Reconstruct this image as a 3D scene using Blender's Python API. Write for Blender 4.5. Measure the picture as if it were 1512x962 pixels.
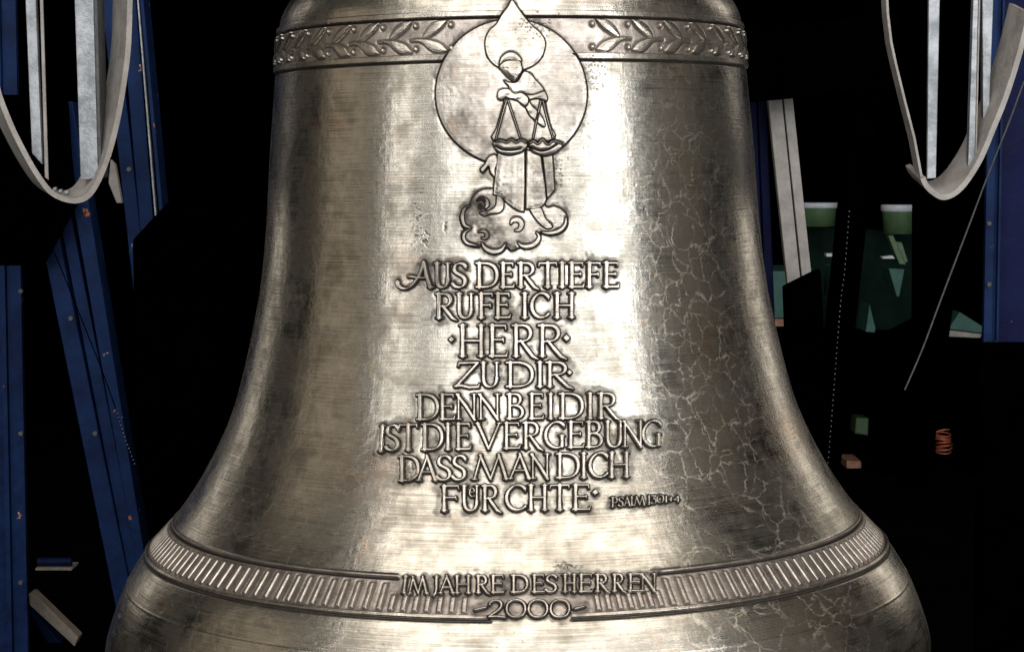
import bpy, math
import numpy as np
from mathutils import Matrix, Vector

rng = np.random.default_rng(7)
for o in list(bpy.data.objects):
    bpy.data.objects.remove(o, do_unlink=True)
scene = bpy.context.scene
COL = scene.collection

# ------------------------------------------------------------------ camera
FPX, CX, CY, YH = 2947.0, 756.0, 481.0, 250.0
ZC, DIST = 1.25, 3.71
PITCH = math.atan((CY - YH) / FPX)
cam_d = bpy.data.cameras.new('camera')
cam_d.sensor_width = 36.0
cam_d.lens = FPX / 1512.0 * 36.0
cam_d.clip_start = 0.05
cam_d.clip_end = 200
cam = bpy.data.objects.new('camera', cam_d)
COL.objects.link(cam)
cam.location = (0, -DIST, ZC)
cam.rotation_euler = (math.pi / 2 - PITCH, 0, 0)
scene.camera = cam

# ------------------------------------------------------------------ world, lamps, exposure
world = bpy.data.worlds.new('World')
scene.world = world
world.use_nodes = True
world.node_tree.nodes['Background'].inputs[0].default_value = (0.9, 0.95, 1.0, 1)
world.node_tree.nodes['Background'].inputs[1].default_value = 0.0


def lamp(name, kind, loc, target, energy, color=(1, 1, 1), **kw):
    d = bpy.data.lights.new(name, kind)
    d.energy = energy
    d.color = color
    for k, v in kw.items():
        setattr(d, k, v)
    o = bpy.data.objects.new(name, d)
    COL.objects.link(o)
    o.location = loc
    o.rotation_euler = (Vector(target) - Vector(loc)).to_track_quat('-Z', 'Y').to_euler()
    return o


# daylight from the open front of the hall, behind and above the camera
lamp('front_daylight', 'AREA', (-0.15, -5.4, 2.9), (0, 0, 1.05), 325, (0.94, 0.97, 1.0),
     shape='RECTANGLE', size=6.0, size_y=4.4)
lamp('right_streak_fill', 'AREA', (3.9, -4.3, 1.9), (0, 0, 1.1), 150, (0.90, 0.95, 1.0),  # added strip lamp that makes the bright streak on the bell
     shape='RECTANGLE', size=0.8, size_y=3.6)
lamp('left_daylight', 'AREA', (-5.0, -4.4, 2.4), (0, 0, 1.0), 46, (0.97, 0.97, 0.96),
     shape='RECTANGLE', size=1.3, size_y=3.4)
lamp('overhead_daylight', 'AREA', (0.1, -2.5, 4.6), (0, 0, 0.8), 165, (1, 0.96, 0.9),
     shape='RECTANGLE', size=7.4, size_y=2.2)
lamp('left_side_fill', 'AREA', (-4.6, -0.9, 2.1), (0, 0, 0.9), 9, (1, 0.87, 0.68),  # added warm fill that lifts the left flank, no source there
     shape='RECTANGLE', size=2.4, size_y=3.0)
lamp('right_side_fill', 'AREA', (4.6, -0.9, 2.1), (0, 0, 0.9), 2.5, (1, 0.87, 0.68),  # added warm fill that lifts the right flank, no source there
     shape='RECTANGLE', size=2.4, size_y=3.0)
lamp('right_rim_fill', 'AREA', (3.0, 2.5, 1.9), (0, 0, 1.0), 9, (1, 0.93, 0.82),  # added lamp behind the bell to brighten its right edge
     shape='RECTANGLE', size=0.7, size_y=2.6)
lamp('left_rim_fill', 'AREA', (-3.0, 2.4, 1.9), (0, 0, 1.0), 5, (1, 0.93, 0.82),  # added lamp behind the bell to brighten its left edge
     shape='RECTANGLE', size=0.6, size_y=2.6)

scene.view_settings.view_transform = 'Standard'
scene.view_settings.look = 'None'
scene.view_settings.exposure = 0.0
scene.view_settings.gamma = 1.0
scene.view_settings.use_curve_mapping = False

# ------------------------------------------------------------------ projection between photograph and place
TILT = math.radians(0.71)
CAM = np.array([0.0, -DIST, 0.0])          # relative to the pivot (0,0,ZC)
FWD = np.array([0.0, math.cos(PITCH), -math.sin(PITCH)])
RGT = np.array([1.0, 0.0, 0.0])
UP = np.array([0.0, math.sin(PITCH), math.cos(PITCH)])
ct, st = math.cos(TILT), math.sin(TILT)
RW = np.array([[ct, 0, -st], [0, 1, 0], [st, 0, ct]])     # bell frame -> place
CAML = RW.T @ CAM


def ray_world(px, py):
    px = np.asarray(px, float)[..., None]
    py = np.asarray(py, float)[..., None]
    d = FWD * FPX + RGT * (px - CX) + UP * (CY - py)
    return d / np.linalg.norm(d, axis=-1, keepdims=True)


def ray_local(px, py):
    return ray_world(px, py) @ RW


def at(px, py, Y):
    """point of the place seen at a photo pixel, on the upright plane y = Y"""
    d = ray_world(px, py)
    t = (Y + DIST) / d[1]
    p = CAM + d * t
    return Vector((p[0], p[1], p[2] + ZC))


def project(P):
    """bell frame points -> photo pixels"""
    W = P @ RW.T - CAM
    w = W @ FWD
    return CX + FPX * (W @ RGT) / w, CY - FPX * (W @ UP) / w


# ------------------------------------------------------------------ bell profile (radius over height)
SIL = np.array([(-60, 262), (-40, 296), (-20, 316), (0, 328), (10, 335), (20, 339.5), (48, 343.5), (104, 348), (160, 352.5),
                (213, 357), (265, 360), (319, 363.3), (370, 367.8), (426, 375), (486, 387.4), (530, 397.5), (580, 411),
                (614, 423.5), (650, 440.5), (692, 463.5), (720, 482), (748, 503), (765, 519), (783.6, 537.5), (797, 549),
                (810.7, 558), (846, 578.5), (880, 592), (911, 602.6), (938, 609.5), (952, 611), (970, 607), (990, 597)])


def gsm(a, s):
    n = int(4 * s)
    k = np.exp(-0.5 * (np.arange(-n, n + 1) / s) ** 2)
    k /= k.sum()
    return np.convolve(np.pad(a, n, mode='edge'), k, mode='valid')


ys = np.arange(-60, 990.5, 1.0)
xs = np.interp(ys, SIL[:, 0], SIL[:, 1])
xs_s = gsm(2 * xs[0] - xs if False else xs, 9)
xs = np.where((ys > -25) & (ys < 955), xs_s, xs)
axis_x = 754 + (ys - 76) * 0.0124
dl = ray_local(axis_x + xs, ys)
ZG = np.linspace(-1.05, 0.45, 3001)
RG = np.full(ZG.shape, 9.0)
for d in dl:
    t = (ZG - CAML[2]) / (d[2] if abs(d[2]) > 1e-6 else 1e-6)
    r = np.hypot(CAML[0] + d[0] * t, CAML[1] + d[1] * t)
    r = np.where(t > 0, r, 9.0)
    RG = np.minimum(RG, r)
tmid = -(CAML[0] * dl[:, 0] + CAML[1] * dl[:, 1]) / (dl[:, 0] ** 2 + dl[:, 1] ** 2)
zsil = CAML[2] + dl[:, 2] * tmid
Z_LIP, Z_TOP = zsil.min(), zsil.max()
# close to eye level the sight lines are level: take the outline itself there
o_ = np.argsort(zsil)
bsil = np.hypot(CAML[0] + dl[:, 0] * tmid, CAML[1] + dl[:, 1] * tmid)
wl = np.clip((np.abs(ZG) - 0.10) / 0.10, 0, 1)
RG = np.where(wl > 0, RG, 0) * wl + np.interp(ZG, zsil[o_], bsil[o_]) * (1 - wl)
ok = (ZG >= Z_LIP) & (ZG <= Z_TOP)
ZG, RG = ZG[ok], gsm(RG[ok], 5)
dR = np.gradient(RG, ZG)


def Rz(z):
    return np.interp(z, ZG, RG)


def surf(th, z, h=0.0):
    """bell frame point at angle th (0 faces the camera), height z, raised h along the normal"""
    r = Rz(z)
    s = np.interp(z, ZG, dR)
    n = 1.0 / np.sqrt(1 + s * s)
    rr = r + h * n
    zz = z - h * s * n
    return np.stack([rr * np.sin(th), -rr * np.cos(th), zz], -1)


def hit(px, py):
    """photo pixel -> (angle, height) on the smooth bell"""
    d = ray_local(px, py)
    hx, hy = d[..., 0], d[..., 1]
    t1 = -(CAML[0] * hx + CAML[1] * hy) / (hx * hx + hy * hy)
    t0 = np.full(t1.shape, 2.2)
    t1 = t1.copy()
    for _ in range(34):
        tm = 0.5 * (t0 + t1)
        x, y, z = CAML[0] + hx * tm, CAML[1] + hy * tm, CAML[2] + d[..., 2] * tm
        out = np.hypot(x, y) > Rz(z)
        t0 = np.where(out, tm, t0)
        t1 = np.where(out, t1, tm)
    x, y, z = CAML[0] + hx * t0, CAML[1] + hy * t0, CAML[2] + d[..., 2] * t0
    return np.arctan2(x, -y), z


def zf(py, px=757.0):
    return float(hit(np.array([px]), np.array([py]))[1][0])


# heights of the mouldings, read on the front of the bell
ZU1, ZU2 = zf(15.2), zf(24.6)          # upper moulding of the laurel frieze
ZL1, ZL2 = zf(78.0), zf(88.3)          # lower moulding
ZD1, ZD2, ZD3 = zf(858.0, 770), zf(907.0, 770), zf(914.5, 770)    # date band and its lower moulding
ZBEAD = zf(975.0, 770)
R_FR, R_DB = float(Rz(0.5 * (ZU2 + ZL1))), float(Rz(0.5 * (ZD1 + ZD2)))

# ------------------------------------------------------------------ shapes as distance fields
def cr(pts, n=6, closed=True):
    """smooth curve through points"""
    P = np.asarray(pts, float)
    N = len(P)
    out = []
    t = np.linspace(0, 1, n, endpoint=False)[:, None]
    for i in range(N if closed else N - 1):
        if closed:
            a, b, c, d = P[(i - 1) % N], P[i], P[(i + 1) % N], P[(i + 2) % N]
        else:
            a, b, c, d = P[max(i - 1, 0)], P[i], P[i + 1], P[min(i + 2, N - 1)]
        out.append(0.5 * (2 * b + (c - a) * t + (2 * a - 5 * b + 4 * c - d) * t ** 2 + (3 * b - a - 3 * c + d) * t ** 3))
    if not closed:
        out.append(P[-1:])
    return np.concatenate(out)


def sd_poly(P, X, Y):
    """signed distance to a polygon (negative inside)"""
    P = np.asarray(P, float)
    d2 = np.full(X.shape, 1e18)
    sgn = np.zeros(X.shape, bool)
    for i in range(len(P)):
        ax, ay = P[i - 1]
        bx, by = P[i]
        ex, ey = bx - ax, by - ay
        L = ex * ex + ey * ey + 1e-12
        t = np.clip(((X - ax) * ex + (Y - ay) * ey) / L, 0, 1)
        d2 = np.minimum(d2, (X - ax - ex * t) ** 2 + (Y - ay - ey * t) ** 2)
        if ay != by:
            sgn ^= ((ay > Y) != (by > Y)) & (X < ex * (Y - ay) / (by - ay) + ax)
    d = np.sqrt(d2)
    return np.where(sgn, -d, d)


def sd_stroke(P, R, X, Y):
    """distance to a line of varying half-width"""
    P = np.asarray(P, float)
    R = np.broadcast_to(np.asarray(R, float), (len(P),))
    out = np.full(X.shape, 1e9)
    for i in range(len(P) - 1):
        ax, ay = P[i]
        ex, ey = P[i + 1] - P[i]
        L = ex * ex + ey * ey + 1e-12
        t = np.clip(((X - ax) * ex + (Y - ay) * ey) / L, 0, 1)
        out = np.minimum(out, np.hypot(X - ax - ex * t, Y - ay - ey * t) - (R[i] + (R[i + 1] - R[i]) * t))
    return out


# distance-to-relief maps in photo pixels, one per level of the relief
MW, MH = 1512, 1000
SDF = {k: np.full((MH, MW), 60.0) for k in (1, 2, 3, 4, 5)}
PXX, PYY = np.meshgrid(np.arange(MW, dtype=float), np.arange(MH, dtype=float))


def stamp(level, fn, bb, pad=26):
    x0, y0, x1, y1 = int(max(bb[0] - pad, 0)), int(max(bb[1] - pad, 0)), int(min(bb[2] + pad, MW - 1)), int(min(bb[3] + pad, MH - 1))
    s = (slice(y0, y1 + 1), slice(x0, x1 + 1))
    SDF[level][s] = np.minimum(SDF[level][s], fn(PXX[s], PYY[s]))


def sample(M, x, y):
    x = np.clip(x, 0, MW - 1.001)
    y = np.clip(y, 0, MH - 1.001)
    i, j = x.astype(int), y.astype(int)
    fx, fy = x - i, y - j
    return (M[j, i] * (1 - fx) * (1 - fy) + M[j, i + 1] * fx * (1 - fy) + M[j + 1, i] * (1 - fx) * fy + M[j + 1, i + 1] * fx * fy)


def field(cell):
    a = rng.normal(0, 1, (MH // cell + 4, MW // cell + 4))
    y, x = (PYY / cell), (PXX / cell)
    i, j = x.astype(int), y.astype(int)
    fx, fy = x - i, y - j
    fx, fy = fx * fx * (3 - 2 * fx), fy * fy * (3 - 2 * fy)
    return a[j, i] * (1 - fx) * (1 - fy) + a[j, i + 1] * fx * (1 - fy) + a[j + 1, i] * (1 - fx) * fy + a[j + 1, i + 1] * fx * fy


PATCH = field(26) * 0.6 + field(11) * 0.45 + field(5) * 0.35
PATCH2 = field(14) * 0.5 + field(6) * 0.5 + field(3) * 0.3
SPECK = np.zeros((MH, MW))


def blobs(lst):
    M = np.zeros((MH, MW))
    for x, y, rx, ry, a in lst:
        M = np.maximum(M, a * np.exp(-(((PXX - x) / rx) ** 2 + ((PYY - y) / ry) ** 2)))
    return M


# uneven grime on the figure, rust stains on the wall
GRIME = np.clip(blobs([(708, 318, 26, 34, .75), (728, 350, 26, 22, .6), (676, 340, 16, 30, .45), (768, 350, 22, 16, .35), (690, 180, 34, 40, .30), (728, 215, 22, 22, .35), (745, 285, 18, 16, .45), (808, 262, 14, 30, .4),
                (790, 285, 18, 18, .35), (848, 180, 16, 40, .25), (640, 410, 26, 26, .35), (760, 200, 30, 26, .25), (660, 90, 20, 26, .2), (830, 295, 16, 18, .5)]) * (1 + 0.55 * PATCH2), 0, .9)
RUST = np.clip(blobs([(239, 896, 6, 10, 1.0), (256, 778, 9, 14, .6), (300, 812, 40, 8, .35), (1272, 762, 10, 12, .7), (1303, 800, 6, 10, .6), (1060, 500, 40, 40, .35), (1080, 520, 10, 5, .7), (480, 180, 26, 14, .4),
               (600, 400, 20, 30, .3), (950, 480, 4, 5, .8), (1150, 640, 60, 40, .35), (540, 690, 60, 40, .2), (1250, 900, 80, 40, .3)]) * (1 + 0.5 * PATCH2), 0, 1)


def specks(cx, cy, sx, sy, n, r0=0.7, r1=1.6, amp=1.0):
    for _ in range(n):
        x, y = rng.normal(cx, sx), rng.normal(cy, sy)
        r = rng.uniform(r0, r1)
        if 4 < x < MW - 5 and 4 < y < MH - 5:
            s = (slice(int(y) - 4, int(y) + 5), slice(int(x) - 4, int(x) + 5))
            SPECK[s] = np.maximum(SPECK[s], amp * np.exp(-((PXX[s] - x) ** 2 + (PYY[s] - y) ** 2) / (r * r)))


# ------------------------------------------------------------------ materials
def new_mat(name):
    m = bpy.data.materials.new(name)
    m.use_nodes = True
    nt = m.node_tree
    return m, nt, nt.nodes['Principled BSDF']


class NT:
    def __init__(s, nt):
        s.nt = nt

    def n(s, t, **kw):
        nd = s.nt.nodes.new(t)
        for k, v in kw.items():
            setattr(nd, k, v)
        return nd

    def link(s, a, b):
        s.nt.links.new(a, b)

    def put(s, sock, v):
        if isinstance(v, bpy.types.NodeSocket):
            s.link(v, sock)
        else:
            sock.default_value = v

    def math(s, op, a, b=0.0, c=0.0, clamp=False):
        nd = s.n('ShaderNodeMath', operation=op, use_clamp=clamp)
        s.put(nd.inputs[0], a)
        s.put(nd.inputs[1], b)
        s.put(nd.inputs[2], c)
        return nd.outputs[0]

    def ramp(s, v, a, b, lo=0.0, hi=1.0):
        nd = s.n('ShaderNodeMapRange', interpolation_type='SMOOTHSTEP')
        s.put(nd.inputs[0], v)
        nd.inputs[1].default_value = a
        nd.inputs[2].default_value = b
        nd.inputs[3].default_value = lo
        nd.inputs[4].default_value = hi
        return nd.outputs[0]

    def mix(s, f, a, b, blend='MIX'):
        nd = s.n('ShaderNodeMix', data_type='RGBA', blend_type=blend)
        s.put(nd.inputs[0], f)
        s.put(nd.inputs[6], a)
        s.put(nd.inputs[7], b)
        return nd.outputs[2]

    def noise(s, vec, scale, detail=3.0, rough=0.55, stretch=None, dist=0.0):
        if stretch:
            mp = s.n('ShaderNodeVectorMath', operation='MULTIPLY')
            s.link(vec, mp.inputs[0])
            mp.inputs[1].default_value = stretch
            vec = mp.outputs[0]
        nd = s.n('ShaderNodeTexNoise')
        s.link(vec, nd.inputs['Vector'])
        nd.inputs['Scale'].default_value = scale
        nd.inputs['Detail'].default_value = detail
        nd.inputs['Roughness'].default_value = rough
        nd.inputs['Distortion'].default_value = dist
        return nd.outputs[0]


def rgb(r, g, b):
    return (r, g, b, 1.0)


def bronze(name, skin=0.0, mottle=0.0):
    """turned bell bronze; skin: share of brown casting skin left on it"""
    m, nt, bs = new_mat(name)
    g = NT(nt)
    suv = g.n('ShaderNodeAttribute', attribute_name='suv').outputs['Vector']
    dirt_shade = g.n('ShaderNodeAttribute', attribute_name='dirt_shade').outputs['Fac']
    veins = g.n('ShaderNodeAttribute', attribute_name='veins').outputs['Fac']
    brush = g.noise(suv, 1.0, 5.0, 0.65, (5, 760, 1))
    brush2 = g.noise(suv, 1.0, 3.0, 0.6, (7, 240, 1))
    vert = g.noise(suv, 1.0, 4.0, 0.6, (150, 9, 1))
    blot = g.noise(suv, 11.0, 5.0, 0.6)
    blot2 = g.noise(suv, 34.0, 4.0, 0.6)
    fine = g.noise(suv, 420.0, 3.0, 0.6)
    # tone of the metal: patches of tarnish, streaks of the turning tool, vertical drip marks
    tone = g.math('ADD', g.math('MULTIPLY', blot, 0.9), g.math('MULTIPLY', blot2, 0.55))
    tone = g.math('ADD', tone, g.math('MULTIPLY', vert, 0.12))
    tone = g.math('ADD', tone, g.math('MULTIPLY', brush, 0.85))
    tone = g.math('ADD', tone, g.math('MULTIPLY', brush2, 0.25))
    tone = g.ramp(tone, 1.0, 1.68)
    clean = g.mix(tone, rgb(0.18, 0.152, 0.112), rgb(0.62, 0.57, 0.492))
    # grime caught in the tool marks and in vertical runs
    gr = g.ramp(g.math('ADD', g.math('MULTIPLY', brush, 0.62), g.math('MULTIPLY', blot, 0.55)), 0.62, 0.78)
    clean = g.mix(g.math('MULTIPLY', gr, 0.72), clean, rgb(0.13, 0.11, 0.09))
    gv = g.ramp(g.math('ADD', g.math('MULTIPLY', g.noise(suv, 1.0, 4.0, 0.7, (260, 5, 1)), 0.7), g.math('MULTIPLY', blot, 0.45)), 0.66, 0.80)
    clean = g.mix(g.math('MULTIPLY', gv, 0.22), clean, rgb(0.14, 0.12, 0.10))
    # thin bright scratches
    sc = g.ramp(g.noise(suv, 1.0, 2.0, 0.5, (520, 9, 1), 0.4), 0.70, 0.76)
    clean = g.mix(g.math('MULTIPLY', sc, 0.4), clean, rgb(0.78, 0.72, 0.64))
    if mottle:
        mo = g.ramp(g.math('ADD', g.math('MULTIPLY', g.noise(suv, 46.0, 5.0, 0.7), 0.8), g.math('MULTIPLY', fine, 0.35)), 0.56, 0.74)
        clean = g.mix(g.math('MULTIPLY', mo, mottle), clean, rgb(0.20, 0.165, 0.15))
        pit = g.ramp(g.noise(suv, 150.0, 2.0, 0.6), 0.70, 0.76)
        clean = g.mix(g.math('MULTIPLY', pit, mottle), clean, rgb(0.05, 0.04, 0.035))
    # reddish and greenish tinges
    hue = g.noise(suv, 23.0, 4.0, 0.65)
    clean = g.mix(g.ramp(hue, 0.58, 0.74, 0, 0.45), clean, rgb(0.52, 0.36, 0.22))
    clean = g.mix(g.ramp(hue, 0.42, 0.26, 0, 0.35), clean, rgb(0.41, 0.41, 0.35))
    # pale vein network
    wob = g.n('ShaderNodeTexNoise')
    g.link(suv, wob.inputs['Vector'])
    wob.inputs['Scale'].default_value = 30
    wob.inputs['Detail'].default_value = 6
    wob.inputs['Roughness'].default_value = 0.65
    off = g.n('ShaderNodeVectorMath', operation='MULTIPLY_ADD')
    g.link(wob.outputs['Color'], off.inputs[0])
    off.inputs[1].default_value = (0.050, 0.042, 0.0)
    g.link(suv, off.inputs[2])
    vor = g.n('ShaderNodeTexVoronoi', feature='DISTANCE_TO_EDGE')
    g.link(off.outputs[0], vor.inputs['Vector'])
    vor.inputs['Scale'].default_value = 24
    vline = g.ramp(vor.outputs['Distance'], 0.030, 0.0)
    vor2 = g.n('ShaderNodeTexVoronoi', feature='DISTANCE_TO_EDGE')
    g.link(off.outputs[0], vor2.inputs['Vector'])
    vor2.inputs['Scale'].default_value = 11
    vline = g.math('MAXIMUM', vline, g.ramp(vor2.outputs['Distance'], 0.014, 0.0))
    vmask = g.math('MULTIPLY', g.ramp(g.noise(suv, 9.0, 3.0, 0.6), 0.30, 0.52), g.ramp(g.noise(suv, 60.0, 3.0, 0.6), 0.34, 0.58, 0.10, 1.0))
    vfac = g.math('MULTIPLY', g.math('MULTIPLY', vline, vmask), veins)
    clean = g.mix(g.math('MULTIPLY', vfac, 0.62), clean, rgb(0.72, 0.63, 0.51))
    rust = g.n('ShaderNodeAttribute', attribute_name='rust').outputs['Fac']
    rf = g.math('MULTIPLY', rust, g.ramp(blot2, 0.35, 0.6), clamp=True)
    clean = g.mix(rf, clean, rgb(0.42, 0.20, 0.085))
    # casting skin
    skn = g.ramp(g.math('ADD', blot2, g.math('MULTIPLY', fine, 0.4)), 0.5, 0.9)
    skinc = g.mix(skn, rgb(0.17, 0.135, 0.115), rgb(0.40, 0.33, 0.285))
    col = g.mix(skin, clean, skinc)
    # dark residue and painted shade round the raised work
    dm = g.math('MULTIPLY', dirt_shade, g.ramp(g.math('ADD', g.math('MULTIPLY', blot2, 0.7), g.math('MULTIPLY', fine, 0.5)), 0.3, 0.75, 0.88, 1.25), clamp=True)
    col = g.mix(dm, col, rgb(0.012, 0.009, 0.008))
    g.link(col, bs.inputs['Base Color'])
    met = g.math('SUBTRACT', g.math('SUBTRACT', g.ramp(tone, 0, 1, 0.92, 0.99), g.math('MULTIPLY', vfac, 0.16)), g.math('ADD', g.ramp(dm, 0.45, 1.0, 0, 0.92), 0.12 * skin), clamp=True)
    g.link(met, bs.inputs['Metallic'])
    g.link(g.ramp(dm, 0.3, 0.9, 0.5, 0.08), bs.inputs['Specular IOR Level'])
    ro = g.math('ADD', g.ramp(tone, 0, 1, 0.33, 0.18), g.math('MULTIPLY', dm, 0.25))
    ro = g.math('ADD', ro, 0.12 * skin + 0.0)
    ro = g.math('ADD', ro, g.math('MULTIPLY', vfac, 0.12), clamp=True)
    g.link(ro, bs.inputs['Roughness'])
    h = g.math('ADD', g.math('MULTIPLY', brush, 0.00022), g.math('MULTIPLY', brush2, 0.0002))
    h = g.math('ADD', h, g.math('MULTIPLY', blot2, 0.0009 + 0.0012 * skin))
    h = g.math('ADD', h, g.math('MULTIPLY', fine, 0.00010 + 0.0003 * skin))
    h = g.math('ADD', h, g.math('MULTIPLY', vert, 0.00018))
    bp = g.n('ShaderNodeBump')
    bp.inputs['Strength'].default_value = 0.85
    bp.inputs['Distance'].default_value = 1.0
    g.link(h, bp.inputs['Height'])
    g.link(bp.outputs[0], bs.inputs['Normal'])
    return m


def painted(name, c1, c2, rust=0.0, rough=0.45, metal=0.0, scale=18.0, spec=0.35):
    m, nt, bs = new_mat(name)
    g = NT(nt)
    co = g.n('ShaderNodeTexCoord').outputs['Object']
    a = g.noise(co, scale, 5.0, 0.6)
    b = g.noise(co, scale * 6, 4.0, 0.65)
    col = g.mix(g.ramp(g.math('ADD', g.math('MULTIPLY', a, 0.7), g.math('MULTIPLY', b, 0.3)), 0.35, 0.65), rgb(*c1), rgb(*c2))
    if rust:
        r = g.noise(co, scale * 2.4, 4.0, 0.7)
        f = g.ramp(r, 0.72 - 0.1 * rust, 0.75 - 0.1 * rust)
        col = g.mix(f, col, g.mix(g.ramp(b, 0.45, 0.6), rgb(0.30, 0.09, 0.035), rgb(0.5, 0.42, 0.36)))
    g.link(col, bs.inputs['Base Color'])
    bs.inputs['Metallic'].default_value = metal
    bs.inputs['Specular IOR Level'].default_value = spec
    g.link(g.ramp(b, 0.3, 0.7, rough - 0.08, rough + 0.12), bs.inputs['Roughness'])
    bp = g.n('ShaderNodeBump')
    bp.inputs['Distance'].default_value = 0.002
    bp.inputs['Strength'].default_value = 0.5
    g.link(b, bp.inputs['Height'])
    g.link(bp.outputs[0], bs.inputs['Normal'])
    return m


M_BRONZE = bronze('turned_bronze', 0.0)
M_SKIN = bronze('bronze_casting_skin', 0.75)
M_RELIEF = bronze('bronze_relief', 0.18, 0.6)
M_DISC = bronze('bronze_relief_ground', 0.34, 0.7)
M_BAR = bronze('bronze_band_bar', 0.62)

# ------------------------------------------------------------------ mesh building
def mesh_from(name, V, F, mat, attrs=None, smooth=True):
    me = bpy.data.meshes.new(name)
    V = np.asarray(V, np.float32)
    F = np.asarray(F, np.int32)
    k = F.shape[1]
    me.vertices.add(len(V))
    me.vertices.foreach_set('co', V.ravel())
    me.loops.add(F.size)
    me.loops.foreach_set('vertex_index', F.ravel())
    me.polygons.add(len(F))
    me.polygons.foreach_set('loop_start', np.arange(0, F.size, k, dtype=np.int32))
    me.update(calc_edges=True)
    me.polygons.foreach_set('use_smooth', np.full(len(F), bool(smooth)))
    for an, arr in (attrs or {}).items():
        arr = np.asarray(arr, np.float32)
        a = me.attributes.new(an, 'FLOAT_VECTOR' if arr.ndim == 2 else 'FLOAT', 'POINT')
        a.data.foreach_set('vector' if arr.ndim == 2 else 'value', arr.ravel())
    me.materials.append(mat)
    me.validate()
    return me


def link(name, me, parent=None):
    o = bpy.data.objects.new(name, me)
    COL.objects.link(o)
    o.parent = parent
    return o


def tag(o, label, cat, group=None):
    o['label'] = label
    o['category'] = cat
    if group:
        o['group'] = group
    return o


def empty(name, loc=(0, 0, 0)):
    o = bpy.data.objects.new(name, None)
    o.empty_display_size = 0.1
    COL.objects.link(o)
    o.location = loc
    return o


# ------------------------------------------------------------------ the setting: dark workshop floor
M_FLOOR = painted('workshop_floor', (0.0012, 0.0012, 0.0012), (0.002, 0.002, 0.002), rough=0.95, scale=3, spec=0.0)  # near-black colour stands in for the lack of light on the floor
fl = link('floor', mesh_from('floor', [(-14, -9, 0), (14, -9, 0), (14, 16, 0), (-14, 16, 0)], [(0, 1, 2, 3)], M_FLOOR, smooth=False))
fl['kind'] = 'structure'

# ------------------------------------------------------------------ the bell
bell = empty('bell')
tag(bell, 'large cast bronze bell with raised inscription, laurel frieze and robed figure holding scales', 'bell')
lip = RW @ np.array([0, 0, Z_LIP])
bell.location = (lip[0], lip[1], lip[2] + ZC)
bell.rotation_euler = Matrix([[float(v) for v in r] for r in RW]).to_euler()


def loc(P):
    P = np.array(P, float)
    P[..., 2] -= Z_LIP
    return P


def suv_of(th, z):
    s = np.interp(z, ZG, np.cumsum(np.hypot(np.gradient(ZG), np.gradient(RG))))
    return np.stack([th * 0.46, s, np.zeros_like(s)], -1)


def veins_of(th, z):
    v = 1 / (1 + np.exp(-(th - 0.24) / 0.08))
    v = v * (0.25 + 0.75 / (1 + np.exp((z - 0.02) / 0.06)))
    v = v * (0.35 + 0.65 / (1 + np.exp(-(z + 0.78) / 0.03)))
    v = v / (1 + np.exp((th - 0.92) / 0.07))
    w = 0.28 / (1 + np.exp((th + 0.25) / 0.1)) / (1 + np.exp((z + 0.12) / 0.05))
    return np.clip(v + w, 0, 1)


def grid_faces(mask):
    """quads over a vertex grid where mask (cells) is true -> faces, used vertex indices"""
    ny, nx = mask.shape[0] + 1, mask.shape[1] + 1
    idx = np.arange(ny * nx).reshape(ny, nx)
    f = np.stack([idx[:-1, :-1][mask], idx[1:, :-1][mask], idx[1:, 1:][mask], idx[:-1, 1:][mask]], -1)
    used, inv = np.unique(f, return_inverse=True)
    return inv.reshape(f.shape), used


def profile_h(sd, H, bev, crown=0.0):
    """cross-section of raised work: sunk outside, steep edge, slightly crowned top"""
    t = np.clip((0.55 * bev - sd) / bev, 0, 1)
    t = t * t * (3 - 2 * t)
    return -0.0022 + (H + 0.0022) * t + crown * np.clip(-sd, 0, 6) / 6.0


def relief_px(name, fn, bb, H, parent, level, bev=2.2, step=0.8, base=0.0, crown=0.0004, mat=None, top=None, pad=3, soft=False):
    """raised piece drawn in photo pixels and laid on the bell's surface"""
    x = np.arange(bb[0] - pad, bb[2] + pad + step, step)
    y = np.arange(bb[1] - pad, bb[3] + pad + step, step)
    X, Y = np.meshgrid(x, y)
    sd = fn(X, Y)
    h = profile_h(sd, H, bev, crown) + base * (sd < 3)
    if top is not None:
        h = h + top(X, Y) * np.clip(-sd / 2, 0, 1)
    h = h + 0.00032 * sample(PATCH, X, Y) * np.clip(-sd / 4, 0, 1)
    dirt_shade = np.zeros_like(sd)
    for lv in SDF:
        if lv > level:
            q = sample(SDF[lv], X, Y)
            h = h - 0.0008 * np.exp(-((q - 1.0) / 1.2) ** 2)
            dirt_shade = np.maximum(dirt_shade, 0.95 * smooth01((2.0 - q) / 1.2))  # residue and shade painted round the pieces lying on top
    if not soft:
        dirt_shade = np.maximum(dirt_shade, np.clip((sd - 0.1) / 1.6, 0, 1) * 0.9)
    dirt_shade = np.maximum(np.maximum(dirt_shade, sample(SPECK, X, Y)), sample(GRIME, X, Y))
    c = (sd < 2.0)
    cell = c[:-1, :-1] | c[1:, :-1] | c[1:, 1:] | c[:-1, 1:]
    F, used = grid_faces(cell)
    th, z = hit(X.ravel()[used], Y.ravel()[used])
    P = loc(surf(th, z, h.ravel()[used]))
    F = F[:, ::-1] if False else F
    me = mesh_from(name, P, F, mat or M_RELIEF, dict(suv=suv_of(th, z), dirt_shade=dirt_shade.ravel()[used], veins=veins_of(th, z) * 0.3))
    return link(name, me, parent)


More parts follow.
